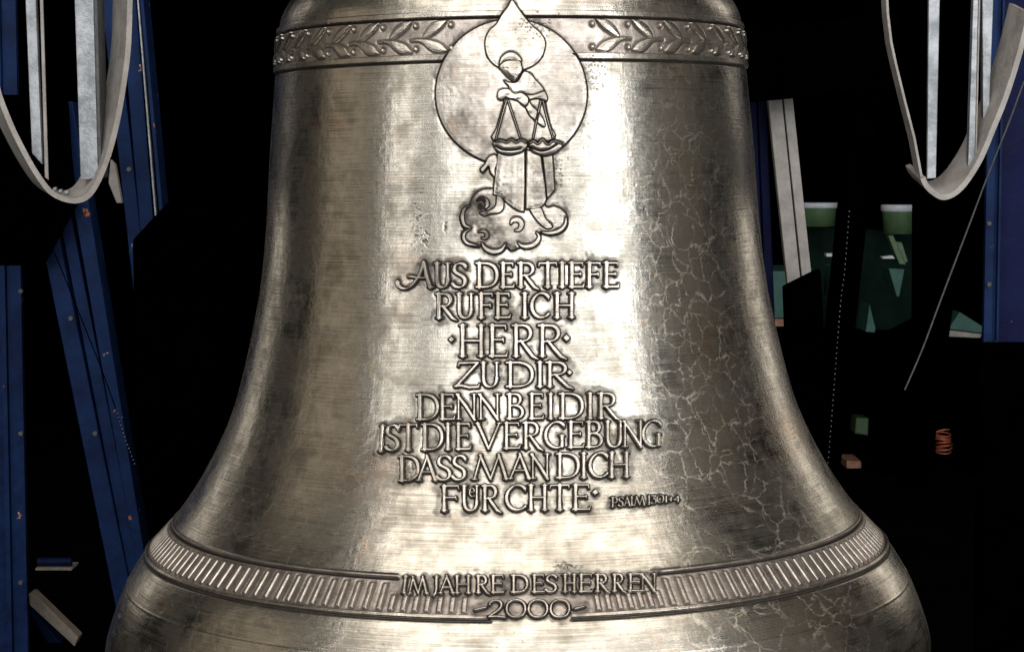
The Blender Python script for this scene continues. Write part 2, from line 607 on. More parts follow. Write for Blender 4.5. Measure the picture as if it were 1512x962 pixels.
def relief_ring(name, fn, s0, s1, v0, v1, ztop, Rref, H, bev=2.0, step=0.9, crown=0.0004, mat=None):
    """raised piece drawn in millimetres on a ring of the bell (s round, v down), built at angle 0"""
    s = np.arange(s0 - 3, s1 + 3 + step, step)
    v = np.arange(v0 - 3, v1 + 3 + step, step)
    S, Vv = np.meshgrid(s, v)
    sd = fn(S, Vv)
    h = profile_h(sd, H, bev, crown)
    c = sd < 2.0
    cell = c[:-1, :-1] | c[1:, :-1] | c[1:, 1:] | c[:-1, 1:]
    F, used = grid_faces(cell)
    th = S.ravel()[used] / 1000 / Rref
    z = ztop(Vv.ravel()[used])
    dirt_shade = np.clip((sd - 0.1) / 1.6, 0, 1).ravel()[used] * 0.9  # residue and shade painted along the outer edge
    return mesh_from(name, loc(surf(th, z, h.ravel()[used])), F, mat or M_RELIEF,
                     dict(suv=suv_of(th, z), dirt_shade=dirt_shade, veins=0 * th))


# ---- lettering: broad-pen Roman capitals as strokes in a unit box (x right, y up)
def bz(p0, p1, p2, p3, n=9):
    t = np.linspace(0, 1, n)[:, None]
    p0, p1, p2, p3 = map(np.array, (p0, p1, p2, p3))
    return (1 - t) ** 3 * p0 + 3 * (1 - t) ** 2 * t * p1 + 3 * (1 - t) * t * t * p2 + t ** 3 * p3


def path(*segs):
    out = [np.array(segs[0], float)[None]]
    for s in segs[1:]:
        p = out[-1][-1]
        if len(s) == 2:
            out.append(np.array(s, float)[None])
        else:
            out.append(bz(p, s[0:2], s[2:4], s[4:6])[1:])
    return np.concatenate(out)


def stem(x, y0=0.0, y1=1.0, x1=None, s0=True, s1=True, w=1.0, sw=0.5):
    x1 = x if x1 is None else x1
    o = [('s', np.array([(x, y0), (0.5 * (x + x1), 0.5 * (y0 + y1)), (x1, y1)]), (1.08 * w, 0.9 * w, 1.08 * w))]
    if s0:
        o.append(('f', x, y0, sw))
    if s1:
        o.append(('f', x1, y1, sw))
    return o


def pen(*segs, w=1.0):
    return [('p', path(*segs), w)]


def tick(x0, y0, x1, y1, w=0.5):
    return [('s', np.array([(x0, y0), (x1, y1)]), (w, w * 0.75))]


BOWL_R = ((0.2, 0.99), (0.45, 0.99), (0.86, 1.04, 0.9, 0.54, 0.5, 0.5), (0.3, 0.49))
GL = {
    'I': stem(0.5),
    'E': stem(0.24, s0=False) + pen((0.24, 0.985), (0.92, 0.985), w=.9) + tick(.92, .985, .95, .86) + pen((.24, .53), (.8, .53), w=.85) + tick(.8, .57, .83, .46) + pen((.1, .012), (.98, .012), w=1) + tick(.96, .02, 1.04, .13),
    'F': stem(0.28) + pen((0.28, 0.985), (1.0, 0.985), w=.9) + tick(1.0, .985, 1.03, .86) + pen((.28, .52), (.86, .52), w=.85) + tick(.86, .56, .9, .44),
    'T': stem(0.5, s1=False) + pen((0.02, 0.975), (0.98, 0.985), w=1) + tick(.02, .975, -.02, .86) + tick(.98, .985, 1.0, .88),
    'H': stem(0.17) + stem(0.83, w=.95) + pen((.17, .5), (.83, .5), w=.85),
    'N': stem(0.14, w=.62, s1=False) + stem(0.86, w=.62, s0=False) + [('s', np.array([(.06, 1.0), (.5, .5), (.88, -.03)]), (.8, 1.0, .85))],
    'M': [('s', np.array([(.06, 0), (.25, 1.0)]), (.6, .6)), ('f', .06, 0, .4), ('s', np.array([(.22, 1.0), (.36, .5), (.51, .0)]), (.8, .95, .7)),
          ('s', np.array([(.51, .02), (.75, 1.0)]), (.6, .6)), ('s', np.array([(.73, 1.0), (.84, .5), (.94, 0)]), (.8, 1.0, 1.0)), ('f', .94, 0, .4)],
    'A': [('s', np.array([(.08, 0), (.52, 1.0)]), (.6, .62)), ('f', .08, 0, .4), ('s', np.array([(.48, 1.03), (.7, .5), (.9, 0)]), (.75, .95, 1.05)), ('f', .9, 0, .42)] + pen((.26, .34), (.76, .34), w=.8),
    'V': [('s', np.array([(.08, 1.0), (.3, .5), (.5, 0)]), (1.0, .95, .75)), ('f', .08, 1, .42), ('s', np.array([(.5, .0), (.92, 1.0)]), (.6, .6)), ('f', .92, 1, .38)],
    'U': [('s', np.array([(.18, 1.0), (.18, .65), (.18, .35)]), (1.05, .9, .9)), ('f', .18, 1, .42)] + pen((.18, .4), (.18, .1, .32, .0, .52, .0), (.74, .0, .84, .16, .84, .38)) + [('s', np.array([(.84, .34), (.84, 1.0)]), (.66, .66)), ('f', .84, 1, .36)],
    'S': pen((.9, .86), (.82, 1.02, .2, 1.06, .16, .76), (.14, .5, .9, .56, .88, .24), (.86, -.06, .22, -.06, .06, .14), w=1.05) + tick(.9, .88, .93, .76),
    'D': stem(0.2, s0=False, s1=False) + pen((.06, .985), (.42, .99), (.82, .98, 1.0, .78, .99, .48), (.98, .16, .76, .0, .4, .012), (.06, .012), w=1.02),
    'R': stem(0.2, s1=False) + pen((.06, .985), (.44, .99), (.86, 1.0, .86, .52, .5, .49), (.26, .47)) + [('s', np.array([(.38, .5), (.62, .24), (.84, .0), (1.05, -.1)]), (.7, .98, .9, .4))],
    'P': stem(0.25, s1=False) + pen((.08, .985), (.5, .99), (1.05, 1.0, 1.0, .45, .5, .45), (.3, .45)),
    'B': stem(0.2, s0=False, s1=False) + pen((.06, .985), (.46, .99), (.84, 1.0, .84, .56, .46, .54), (.22, .53)) + pen((.46, .54), (.98, .52, 1.0, .02, .5, .012), (.06, .012)),
    'C': pen((.94, .86), (.8, 1.03, .5, 1.05, .32, .9), (.02, .7, .02, .3, .3, .1), (.52, -.05, .82, .0, .97, .16), w=1.05) + tick(.93, .9, .96, .76),
    'G': pen((.9, .88), (.78, 1.03, .5, 1.05, .32, .9), (.02, .7, .02, .3, .3, .1), (.5, -.04, .74, -.02, .84, .08), w=1.05) + tick(.9, .92, .93, .78) + stem(.84, .06, .46, s0=False, sw=.4),
    'Z': pen((.22, .975), (.95, .985), w=1.0) + tick(.22, .975, .17, .84) + [('s', np.array([(.93, .97), (.1, .03)]), (.78, .78))] + pen((.04, .03), (.3, .06), (.6, -.02), (.95, .0), w=1.1) + tick(.95, .0, 1.0, .12),
    'L': stem(.3, s0=False) + pen((.15, .012), (1.0, .012)) + tick(.98, .02, 1.03, .14),
    'J': [('f', .6, 1, .42)] + [('s', np.array([(.62, 1.0), (.6, .3), (.5, .02), (.22, -.16)]), (1.0, .95, .8, .35))],
    'O': pen((.5, 1.0), (.2, 1.0, .04, .78, .04, .5), (.04, .2, .2, .0, .5, .0), (.8, .0, .96, .22, .96, .5), (.96, .8, .8, 1.0, .5, 1.0)),
    '2': pen((.1, .74), (.16, 1.06, .84, 1.06, .8, .7), (.76, .45, .3, .2, .06, .03)) + pen((.06, .02), (.5, .05), (1.0, .0), w=1.2),
    '1': stem(.5, s1=False) + tick(.5, .98, .2, .84),
    '3': pen((.12, .98), (.86, .98), (.5, .62), (1.0, .6, 1.0, .02, .5, .02), (.3, .02, .2, .05, .08, .12)),
    '4': pen((.7, -.05), (.7, 1.0), (.05, .3), (1.0, .3)),
    '+': pen((.1, .45), (.9, .45)) + pen((.5, .1), (.5, .8)),
    '-': [('s', np.array([(.05, .42), (.95, .56)]), (.6, .6))],
    '.': [('d', .5, .5, .5)],
    'e': pen((.1, .5), (.9, .55), (.9, .95, .2, 1.1, .1, .5), (.05, .1, .5, -.05, .95, .15), w=.9),
    # long-tailed first letter: the thin leg sweeps out to a hook, the bar runs out to the left
    'a': [('s', np.array([(.76, 1.0), (.82, .5), (.93, .0)]), (.75, .95, 1.05)), ('f', .94, 0, .42)] + pen((.74, 1.04), (.68, .55, .5, .1, .3, -.03), (.16, -.1, .0, .05, .01, .24), w=.95) + pen((.3, .44), (.42, .5, .5, .36, .78, .4), w=.85),
}
PEN_A = math.radians(22)


def glyph_sdf(ch, x0, x1, ytop, ybase, slope, W, skew=0.0):
    """distance function in photo pixels for one letter in its box"""
    xm = 0.5 * (x0 + x1)

    def tp(p):
        p = np.asarray(p, float)
        X = x0 + p[..., 0] * (x1 - x0)
        Y = ybase + (ytop - ybase) * p[..., 1]
        X = X + skew * p[..., 1]
        return np.stack([X, Y + slope * (X - xm)], -1)
    items = []
    for s in GL[ch]:
        if s[0] == 's':
            items.append((tp(s[1]), np.array(s[2]) * W * 0.5))
        elif s[0] == 'p':
            P = tp(s[1])
            d = np.gradient(P, axis=0)
            a = np.arctan2(-d[:, 1], d[:, 0])
            r = W * 0.5 * s[2] * (0.42 + 0.58 * np.abs(np.sin(a - PEN_A)))
            items.append((P, r))
        elif s[0] == 'f':
            c = tp((s[1], s[2]))
            hw = W * 0.5 * (1.0 + s[3] * 1.5)
            yo = -W * .12 if s[2] > 0.5 else W * .12
            items.append((np.array([(c[0] - hw, c[1] - yo * .5 + slope * -hw), (c[0], c[1] - yo), (c[0] + hw, c[1] - yo * .5 + slope * hw)]), np.array([W * .17, W * .26, W * .17])))
        elif s[0] == 'd':
            c = tp((s[1], s[2]))
            q = s[3] * (x1 - x0)
            items.append((np.array([(c[0], c[1] - q), (c[0] + q, c[1]), (c[0], c[1] + q), (c[0] - q, c[1])]), None))

    def fn(X, Y):
        out = np.full(X.shape, 1e9)
        for P, r in items:
            out = np.minimum(out, sd_poly(P, X, Y) if r is None else sd_stroke(P, r, X, Y))
        return out
    allp = np.concatenate([p for p, r in items])
    bb = (allp[:, 0].min() - W * .6, allp[:, 1].min() - W * .6, allp[:, 0].max() + W * .6, allp[:, 1].max() + W * .6)
    return fn, bb


LETTERS = []     # (char, fn, bb, height, where)


def row(spec, ox, oy, sc, ytop, ybase, slope, W, H=0.0056, where='bell', xc=None, skew=0.0):
    xs0 = min(s[1] for s in spec)
    xs1 = max(s[2] for s in spec)
    xc = 0.5 * (xs0 + xs1)
    for it in spec:
        ch, a, b = it[:3]
        yt, yb = (it[3], it[4]) if len(it) > 4 else (ytop, ybase)
        sk = it[5] if len(it) > 5 else skew
        dy = slope * (0.5 * (a + b) - xc)
        fn, bb = glyph_sdf(ch, ox + a / sc, ox + b / sc, oy + (yt + dy) / sc, oy + (yb + dy) / sc, slope, W * (0.5 if ch == 'e' else 0.9), sk)
        LETTERS.append((ch, fn, bb, H, where))


row([('a', 62, 252), ('U', 258, 345), ('S', 352, 432), ('D', 474, 592), ('E', 606, 678), ('R', 694, 806), ('T', 812, 904), ('I', 912, 956),
     ('E', 966, 1046), ('F', 1056, 1132), ('E', 1148, 1230)], 570, 370, 3.6, 66, 195, -0.003, 6.0)
row([('R', 262, 372), ('U', 374, 470), ('F', 486, 564), ('E', 576, 658), ('I', 712, 762), ('C', 764, 866), ('H', 888, 1004)], 570, 370, 3.6, 228, 358, -0.004, 6.0)
row([('.', 334, 366, 458, 488), ('H', 384, 532), ('E', 542, 642), ('R', 664, 800), ('R', 800, 950), ('.', 938, 976, 450, 480)], 570, 370, 3.6, 397, 562, 0.0, 6.2)
row([('Z', 362, 498), ('U', 500, 606), ('D', 632, 778), ('I', 792, 842), ('R', 840, 986), ('.', 958, 988, 634, 664)], 570, 370, 3.6, 594, 724, -0.004, 5.8)
row([('D', 234, 338), ('E', 342, 414), ('N', 420, 520), ('N', 522, 628), ('B', 652, 742), ('E', 756, 824), ('I', 838, 880), ('D', 892, 1006), ('I', 1020, 1062),
     ('R', 1070, 1176)], 540, 560, 3.15, 68, 184, -0.008, 5.4)
row([('I', 50, 96, 205, 325, 3), ('S', 94, 160), ('T', 160, 242), ('D', 258, 358), ('I', 362, 408), ('E', 416, 488), ('V', 512, 632), ('E', 636, 716), ('R', 726, 820),
     ('G', 826, 928), ('E', 934, 1010), ('B', 1018, 1106), ('U', 1106, 1196), ('N', 1188, 1288), ('G', 1278, 1376)], 540, 560, 3.15, 202, 322, -0.016, 5.4)
row([('D', 152, 248), ('A', 240, 336), ('S', 330, 402), ('S', 402, 470), ('M', 496, 664), ('A', 664, 770), ('N', 764, 856), ('D', 880, 988), ('I', 990, 1034),
     ('C', 1032, 1124), ('H', 1124, 1228)], 540, 560, 3.15, 350, 464, -0.018, 5.4)
row([('F', 342, 432), ('U', 444, 532), ('e', 482, 510, 502, 548), ('R', 538, 626), ('C', 646, 746), ('H', 752, 848), ('T', 858, 944), ('E', 954, 1040), ('.', 1050, 1080, 515, 545)],
    540, 560, 3.15, 494, 610, -0.008, 5.6)
row([('P', 235, 345, 262, 415), ('S', 350, 435, 258, 405), ('A', 440, 545, 250, 395), ('L', 545, 615, 250, 388), ('M', 600, 780, 242, 385), ('1', 820, 865, 235, 372),
     ('3', 865, 965, 232, 362), ('O', 965, 1075, 222, 345), ('1', 1095, 1135, 240, 335), ('+', 1150, 1230, 240, 325), ('4', 1245, 1330, 232, 325)], 880, 710, 10.8, 250, 390, 0.0, 2.7, 0.003)
row([('I', 152, 205, 90, 168, 3), ('M', 200, 290), ('J', 306, 346), ('A', 342, 414), ('H', 412, 492), ('R', 512, 574), ('E', 578, 642), ('D', 672, 752), ('E', 770, 830),
     ('S', 834, 890), ('H', 916, 980), ('E', 986, 1052), ('R', 1064, 1132), ('R', 1144, 1206), ('E', 1214, 1282), ('N', 1276, 1352)], 540, 820, 3.15, 92, 172, -0.011, 4.4, 0.004, 'date')
row([('-', 505, 562, 205, 290), ('2', 568, 648), ('O', 652, 746), ('O', 754, 848), ('O', 856, 950), ('-', 970, 1018, 200, 285)], 540, 820, 3.15, 208, 288, 0.0, 4.0, 0.004, 'date')

# ---- figure relief: outlines in photo pixels
ang = np.linspace(0, 2 * np.pi, 72, endpoint=False)
DISC = np.stack([755 + 111.5 * np.cos(ang) * (1 + 0.006 * np.sin(3 * ang)), 137 + 108 * np.sin(ang)], -1)
HALO = cr([(756, 1), (750, 10), (742, 21), (733, 36), (722, 47), (716.5, 62), (719, 82), (728, 95), (738, 101), (756, 106), (773, 104), (787, 98), (797, 89), (803, 77), (804.5, 62),
           (797, 49), (781, 34), (766, 14)], 4)
CLOUD = cr([(724.8, 279.5), (711.7, 280.7), (699.8, 289), (693, 304), (684, 309), (680, 322), (683, 334), (687, 339), (682, 344), (683, 354.5), (691, 361.7), (705.7, 365), (711, 362),
            (717.6, 371), (728, 375), (741, 372), (748, 365), (755.7, 370), (769, 365), (779.5, 367), (792.6, 361.7), (798, 351), (797, 343), (810.5, 347), (827, 344), (836.7, 334),
            (837, 320), (830.7, 310.5), (817.6, 304.5), (807, 306), (790, 290), (750, 280)], 4)
TORSO = cr([(744, 120), (752, 122), (764, 121), (773, 106), (785, 111), (790, 118), (801, 130), (804, 140), (806, 160), (812, 185), (818, 206), (775, 212), (728, 208), (733, 190), (740, 165),
            (744, 150), (740, 140), (752, 132)], 3)
SLEEVE_L = cr([(736, 136), (743, 132.5), (752, 132.7), (759, 139), (770, 138), (780, 147), (775.5, 158), (764, 150), (752, 146.5), (747, 145), (741, 149), (735, 146)], 4)
SASH = cr([(768, 138), (776, 141), (781, 150), (785, 157), (794, 166), (801, 176), (804, 184), (803, 188), (798, 186.5), (789, 179), (781, 171), (775.5, 160), (769, 151)], 4)
SLEEVE_R = cr([(776, 142), (786, 141), (797, 137.5), (803, 136), (807, 143), (807, 149), (802, 151), (797, 147), (788, 147), (778, 149)], 4)
CAP = cr([(737.5, 98), (739, 88), (745, 81), (753, 78), (762, 80), (768.5, 87), (769, 92), (752, 90), (743, 93)], 4)
FACE = cr([(737.5, 99), (744, 92.5), (752, 90.2), (767, 91), (770, 98), (771, 104.5), (766, 113), (760, 121), (753, 118), (745, 110), (740, 104)], 4)
PAN_L = cr([(728, 214), (731, 209), (739, 207.5), (748, 209), (755, 205.5), (762, 209), (769, 205.5), (777, 209.5), (778, 218), (768, 226.5), (752, 230), (737, 226)], 4)
PAN_R = cr([(779.5, 215), (780, 211), (787, 207.5), (793, 211.5), (800, 205.5), (807.5, 212), (815, 207), (826, 210), (830.5, 213), (825, 222), (813, 229), (801, 231), (788, 226)], 4)
ROBE_1 = [(735.4, 222), (774.5, 222), (774.6, 270), (773.5, 313.5), (765, 311.5), (757, 307), (749, 300), (741, 293.5), (735, 290), (728.6, 288), (731, 262)]
ROBE_2 = [(776.6, 222), (797.5, 224), (801, 250), (804.5, 275), (806, 295), (803, 302), (799, 306), (787, 310), (775.8, 309.5)]
ROBE_3 = [(799.6, 226), (815, 226), (817, 255), (818.3, 281), (813, 287), (807.2, 293.5), (804, 262)]
FOLD = cr([(722, 232), (732, 229), (735, 240), (731, 252), (731.5, 262), (725, 256), (722, 246), (718, 250), (713, 255), (710, 250), (716, 243)], 4)
FOOT_L = cr([(734, 288), (743, 293), (743.5, 308), (737, 314.8), (724, 317), (715, 319.6), (708.5, 314), (720, 311.7), (731.5, 304.5)], 4)
FOOT_R = cr([(782, 308), (798, 307), (804.5, 322), (814.8, 334), (810.5, 338.3), (802, 336), (790, 323.6)], 4)


def rim(pts, w):
    P = cr(pts, 6, closed=False)
    t = np.linspace(0, 1, len(P))
    return P, w * np.sin(np.pi * t) ** 0.6 + 0.25


RIMS = [rim([(694, 304), (686, 310), (683.5, 322), (687, 333), (697, 337)], 2.6), rim([(696, 338), (687, 344), (685.5, 353), (692, 360), (706, 363)], 2.2),
        rim([(711.5, 358), (717, 367), (728, 372), (740, 369.5), (747, 360)], 3.0), rim([(764, 358), (771, 363.5), (781, 364), (791, 359), (795.5, 350), (791, 343)], 3.0),
        rim([(799, 343), (811, 344.5), (825, 341), (833.5, 332), (835, 320)], 2.4)]
CURLS = [rim([(704.5, 297), (711, 293), (718, 297), (720, 303), (716, 309)], 3.2), rim([(706.5, 343), (714, 341.5), (719.5, 346), (717.5, 352), (711, 352)], 2.6),
         rim([(754, 332), (757, 326), (765, 325), (770, 331), (767, 339), (760, 341)], 3.6)]
CORDS = [[(748, 149), (740, 178), (732.5, 207)], [(750, 149), (759, 176), (768, 204)], [(798, 150), (792, 176), (786.5, 205)], [(801, 150), (807, 176), (815.5, 205)]]

FIG = []      # (name, fn, bb, base, H, level, bevel, crown)


def poly_piece(name, P, H, level, bev=2.0, crown=0.0006):
    P = np.asarray(P, float)
    FIG.append((name, (lambda X, Y, P=P: sd_poly(P, X, Y)), (P[:, 0].min(), P[:, 1].min(), P[:, 0].max(), P[:, 1].max()), H, level, bev, crown))


def line_piece(name, P, r, H, level, bev=1.6):
    P = np.asarray(P, float)
    m = float(np.max(r)) + 1
    FIG.append((name, (lambda X, Y, P=P, r=r: sd_stroke(P, r, X, Y)), (P[:, 0].min() - m, P[:, 1].min() - m, P[:, 0].max() + m, P[:, 1].max() + m), H, level, bev, 0.0002))


poly_piece('disc', DISC, 0.0038, 1, 2.6, 0.0008)
poly_piece('cloud', CLOUD, 0.0042, 1, 2.6, 0.0008)
poly_piece('halo', HALO, 0.0062, 2, 2.2, 0.0008)
poly_piece('torso', TORSO, 0.0064, 2, 2.2, 0.0010)
poly_piece('fold', FOLD, 0.0060, 2)
poly_piece('robe_panel', ROBE_1, 0.0082, 2, 2.2, 0.0012)
poly_piece('robe_panel', ROBE_2, 0.0082, 2, 2.2, 0.0012)
poly_piece('robe_panel', ROBE_3, 0.0074, 2, 2.2, 0.0012)
poly_piece('foot', FOOT_L, 0.0064, 2)
poly_piece('foot', FOOT_R, 0.0066, 2)
for P, r in RIMS:
    line_piece('cloud_rim', P, r, 0.0060, 2)
for P, r in CURLS:
    line_piece('cloud_curl', P, r, 0.0058, 2)
for P, r in (([(757, 232), (755, 262), (754, 300)], 1.2), ([(744, 232), (741, 260), (738, 288)], 1.0), ([(768, 234), (768, 270), (768, 306)], .8), ([(786, 236), (788, 270), (787, 304)], 1.2),
             ([(794, 238), (797, 270), (798, 300)], .9), ([(808, 236), (811, 262), (812, 284)], 1.0)):
    line_piece('robe_fold', cr(P, 5, False), r, 0.0093, 3, 4.0)
for P in ([(784, 112), (782, 119), (776, 126)], [(775.5, 176), (775.5, 190), (775.5, 205)], [(757, 126), (764, 131), (772, 133)], [(788, 122), (791, 130), (790, 136)]):
    line_piece('robe_fold', cr(P, 5, False), .8, 0.0074, 3, 1.6)
poly_piece('cap', CAP, 0.0088, 3, 2.0, 0.0012)
poly_piece('face', FACE, 0.0094, 3, 2.0, 0.0020)
poly_piece('sleeve', SLEEVE_R, 0.0088, 3)
poly_piece('sash', SASH, 0.0088, 3)
poly_piece('sleeve', SLEEVE_L, 0.0098, 4)
for P in CORDS:
    line_piece('cord', P, 1.0, 0.0086, 4, 1.4)
poly_piece('scale_pan', PAN_L, 0.0112, 4, 2.0, 0.0012)
poly_piece('scale_pan', PAN_R, 0.0112, 4, 2.0, 0.0012)
line_piece('brow', cr([(743, 100), (748, 98.5), (753, 100), (759, 99), (765, 100)], 5, False), .7, 0.0111, 4, 2.6)
line_piece('nose', [(754.5, 100), (755.5, 105), (756.5, 108)], .8, 0.0118, 4, 2.6)
line_piece('mouth', [(753.5, 113), (757, 114), (761, 113)], .6, 0.0111, 4, 2.2)
line_piece('pan_line', cr([(733, 216), (742, 221), (755, 222), (768, 220)], 5, False), 0.8, 0.0128, 5, 1.2)
line_piece('pan_line', cr([(784, 218), (796, 223), (808, 221), (820, 214)], 5, False), 0.8, 0.0128, 5, 1.2)
for P in ([(733, 210.5), (741, 209), (748, 211.5), (755, 207.5), (762, 211.5), (769, 208), (776, 211.5)], [(781, 213), (787, 209.5), (793, 213.5), (800, 207.5), (807.5, 214.5), (815, 209.5), (827, 213)]):
    line_piece('pan_scallop', cr(P, 5, False), 1.0, 0.0130, 5, 1.4)

for f in FIG:
    if f[0] not in ('robe_fold', 'brow', 'nose', 'mouth'):
        stamp(f[4], f[1], f[2])
for ch, fn, bb, H, where in LETTERS:
    stamp(1, fn, bb, 20)

# pores and casting flaws
specks(832, 835, 9, 4, 40, .6, 1.5)
specks(876, 108, 9, 14, 110, .5, 1.1, .9)
specks(865, 180, 7, 30, 70, .5, 1.1, .7)
specks(616, 330, 5, 22, 60, .5, 1.2, .7)
specks(628, 352, 4, 10, 20, .8, 1.6)
specks(788, 42, 16, 10, 90, .5, 1.4, .9)
specks(822, 265, 6, 22, 80, .6, 1.4, .8)
specks(790, 262, 12, 22, 40, .6, 1.5, .6)
specks(736, 278, 5, 6, 22, .8, 1.8, .8)
specks(812, 640, 40, 30, 26, .6, 1.2, .7)
specks(908, 685, 6, 8, 22, .8, 1.6, .9)
specks(607, 690, 5, 8, 26, .8, 1.6, .9)
specks(237, 897, 1.5, 3.5, 12, 1.2, 2.4)
specks(176, 905, 1.2, 1.5, 6, 1.0, 2.0)
specks(657, 338, .8, 3, 6, 1.0, 1.8)
specks(330, 560, 90, 160, 60, .5, 1.0, .5)
specks(1040, 480, 110, 200, 90, .5, 1.1, .5)
specks(700, 930, 240, 25, 60, .5, 1.2, .6)
specks(770, 640, 60, 140, 120, .5, 1.2, .5)

# ---- laurel leaves and berries of the frieze, in millimetres from the top of the frieze (s towards the figure)
FR_H = (ZU2 - ZL1) * 1000.0
VS = FR_H / 53.0


def sv(pts):
    return np.array([(a / 0.93 * 1.03, b * VS) for a, b in pts])


LEAF_U = cr(sv([(-40, 30.5), (-28, 25), (-16, 17), (-8, 8.5), (-5.5, 4), (-12, 4), (-21, 5), (-33, 12), (-39, 19), (-43, 27)]), 4)
LEAF_L = cr(sv([(-63, 33), (-50, 34), (-42, 38), (-34, 45), (-25, 50.5), (-17, 52), (-8, 50.5), (-4, 48.5), (-7, 44.5), (-14, 38), (-24, 34), (-36, 31), (-50, 30.5), (-63, 31.5)]), 4)
B1, B2 = sv([(0, 11)])[0], sv([(1.5, 45)])[0]


def sd_unit(S, V):
    d = np.minimum(sd_poly(LEAF_U, S, V), sd_poly(LEAF_L, S, V))
    d = np.minimum(d, np.hypot(S - B1[0], V - B1[1]) - 4.0)
    return np.minimum(d, np.hypot(S - B2[0], V - B2[1]) - 4.0)


UNITS_L = [math.radians(-13.2 - 8.25 * k) for k in range(20)]
UNITS_R = [math.radians(18.4 + 8.75 * k) for k in range(18)]


def frieze_sd(th, z):
    V = (ZU2 - z) * 1000.0
    out = np.full(th.shape, 60.0)
    for u in UNITS_L:
        S = (th - u) * R_FR * 1000
        k = (S > -75) & (S < 15)
        if k.any():
            out[k] = np.minimum(out[k], sd_unit(S[k], V[k]))
    for u in UNITS_R:
        S = -(th - u) * R_FR * 1000
        k = (S > -75) & (S < 15)
        if k.any():
            out[k] = np.minimum(out[k], sd_unit(S[k], V[k]))
    return out


# ---- bars of the date band
def th_at(px, py):
    return float(hit(np.array([px]), np.array([py]))[0][0])


BARS_L = [th_at(563 - 0, 882)]
while BARS_L[-1] > -math.pi * 0.98:
    BARS_L.append(BARS_L[-1] - math.radians(2.02))
BARS_R = [th_at(992, 882)]
while BARS_R[-1] < math.pi * 0.98:
    BARS_R.append(BARS_R[-1] + math.radians(2.0))
SHORT = [th_at(x, 891) for x in (578, 596.5, 613.6, 631, 649.5, 668, 686, 883, 899, 915.5, 932, 948, 963, 977)]
DB_H = (ZD1 - ZD2) * 1000
BAR_W = 3.6


def bar_fn(v0, v1, w):
    def fn(S, V):
        qx, qy = np.abs(S) - w + .6, np.abs(V - 0.5 * (v0 + v1)) - 0.5 * (v1 - v0) + .6
        return np.hypot(np.maximum(qx, 0), np.maximum(qy, 0)) + np.minimum(np.maximum(qx, qy), 0) - .6
    return fn


LONGB = (DB_H * 0.13, DB_H * 0.93)
SHORTB = (DB_H * 0.47, DB_H * 0.93)


def date_sd(th, z):
    V = (ZD1 - z) * 1000.0
    out = np.full(th.shape, 60.0)
    for lst, rngv in ((BARS_L + BARS_R, LONGB), (SHORT, SHORTB)):
        fn = bar_fn(rngv[0], rngv[1], BAR_W)
        for u in lst:
            S = (th - u) * R_DB * 1000
            k = np.abs(S) < 16
            if k.any():
                out[k] = np.minimum(out[k], fn(S[k], V[k]))
    return out


# ---- the turned body, one ring after another
def theta_cols():
    a = np.radians(np.arange(-46, 46.01, 0.18))
    b = np.radians(np.arange(46.5, 100, 0.5))
    c = np.radians(np.arange(101.5, 180, 2.0))
    return np.concatenate([-c[::-1], -b[::-1], a, b, c])


TH = theta_cols()


def smooth01(t):
    t = np.clip(t, 0, 1)
    return t * t * (3 - 2 * t)


def bump_z(z, z0, z1, e=0.0016):
    """plateau between z1 (lower) and z0 (upper) with soft edges"""
    return smooth01((z - z1) / e) * smooth01((z0 - z) / e)


GAP_U = (th_at(585, 855), th_at(966, 850))      # the lettering interrupts the lines of the date band here
GAP_D = (th_at(722, 912), th_at(846, 912))


def gate(th, gap, e=0.008):
    return 1 - smooth01((th - gap[0]) / e) * smooth01((gap[1] - th) / e)


def disp(th, z):
    h = np.zeros_like(z)
    d = np.zeros_like(z)
    for z0, z1 in ((ZU1, ZU2), (ZL1, ZL2)):
        h += 0.0040 * bump_z(z, z0, z1, 0.0014)
    # sharp undercut line under each moulding, its shade and dirt put into the colour
    for zg, g in ((ZU2 - 0.0012, 1.0), (ZL2 - 0.0012, 1.0)):
        e = np.exp(-((z - zg) / 0.0014) ** 4)
        h -= 0.0060 * e * g
        d = np.maximum(d, e)
    gu = gate(th, GAP_U)
    e = np.exp(-((z - (ZD1 + 0.0012)) / 0.0016) ** 4) * gu
    h -= 0.0050 * e
    d = np.maximum(d, e)  # shade and dirt of the date band groove put into the colour
    h += 0.0016 * np.exp(-((z - (ZD1 + 0.0050)) / 0.0018) ** 2) * gu
    gd = gate(th, GAP_D)
    h += 0.0036 * bump_z(z, ZD2, ZD3, 0.0014) * gd
    e = np.exp(-((z - (ZD3 - 0.0014)) / 0.0016) ** 4) * gd
    h -= 0.0050 * e
    d = np.maximum(d, e)  # likewise the shade and dirt under the lower moulding
    h += 0.0007 * np.exp(-((z - ZBEAD) / 0.0014) ** 2)
    return h, d


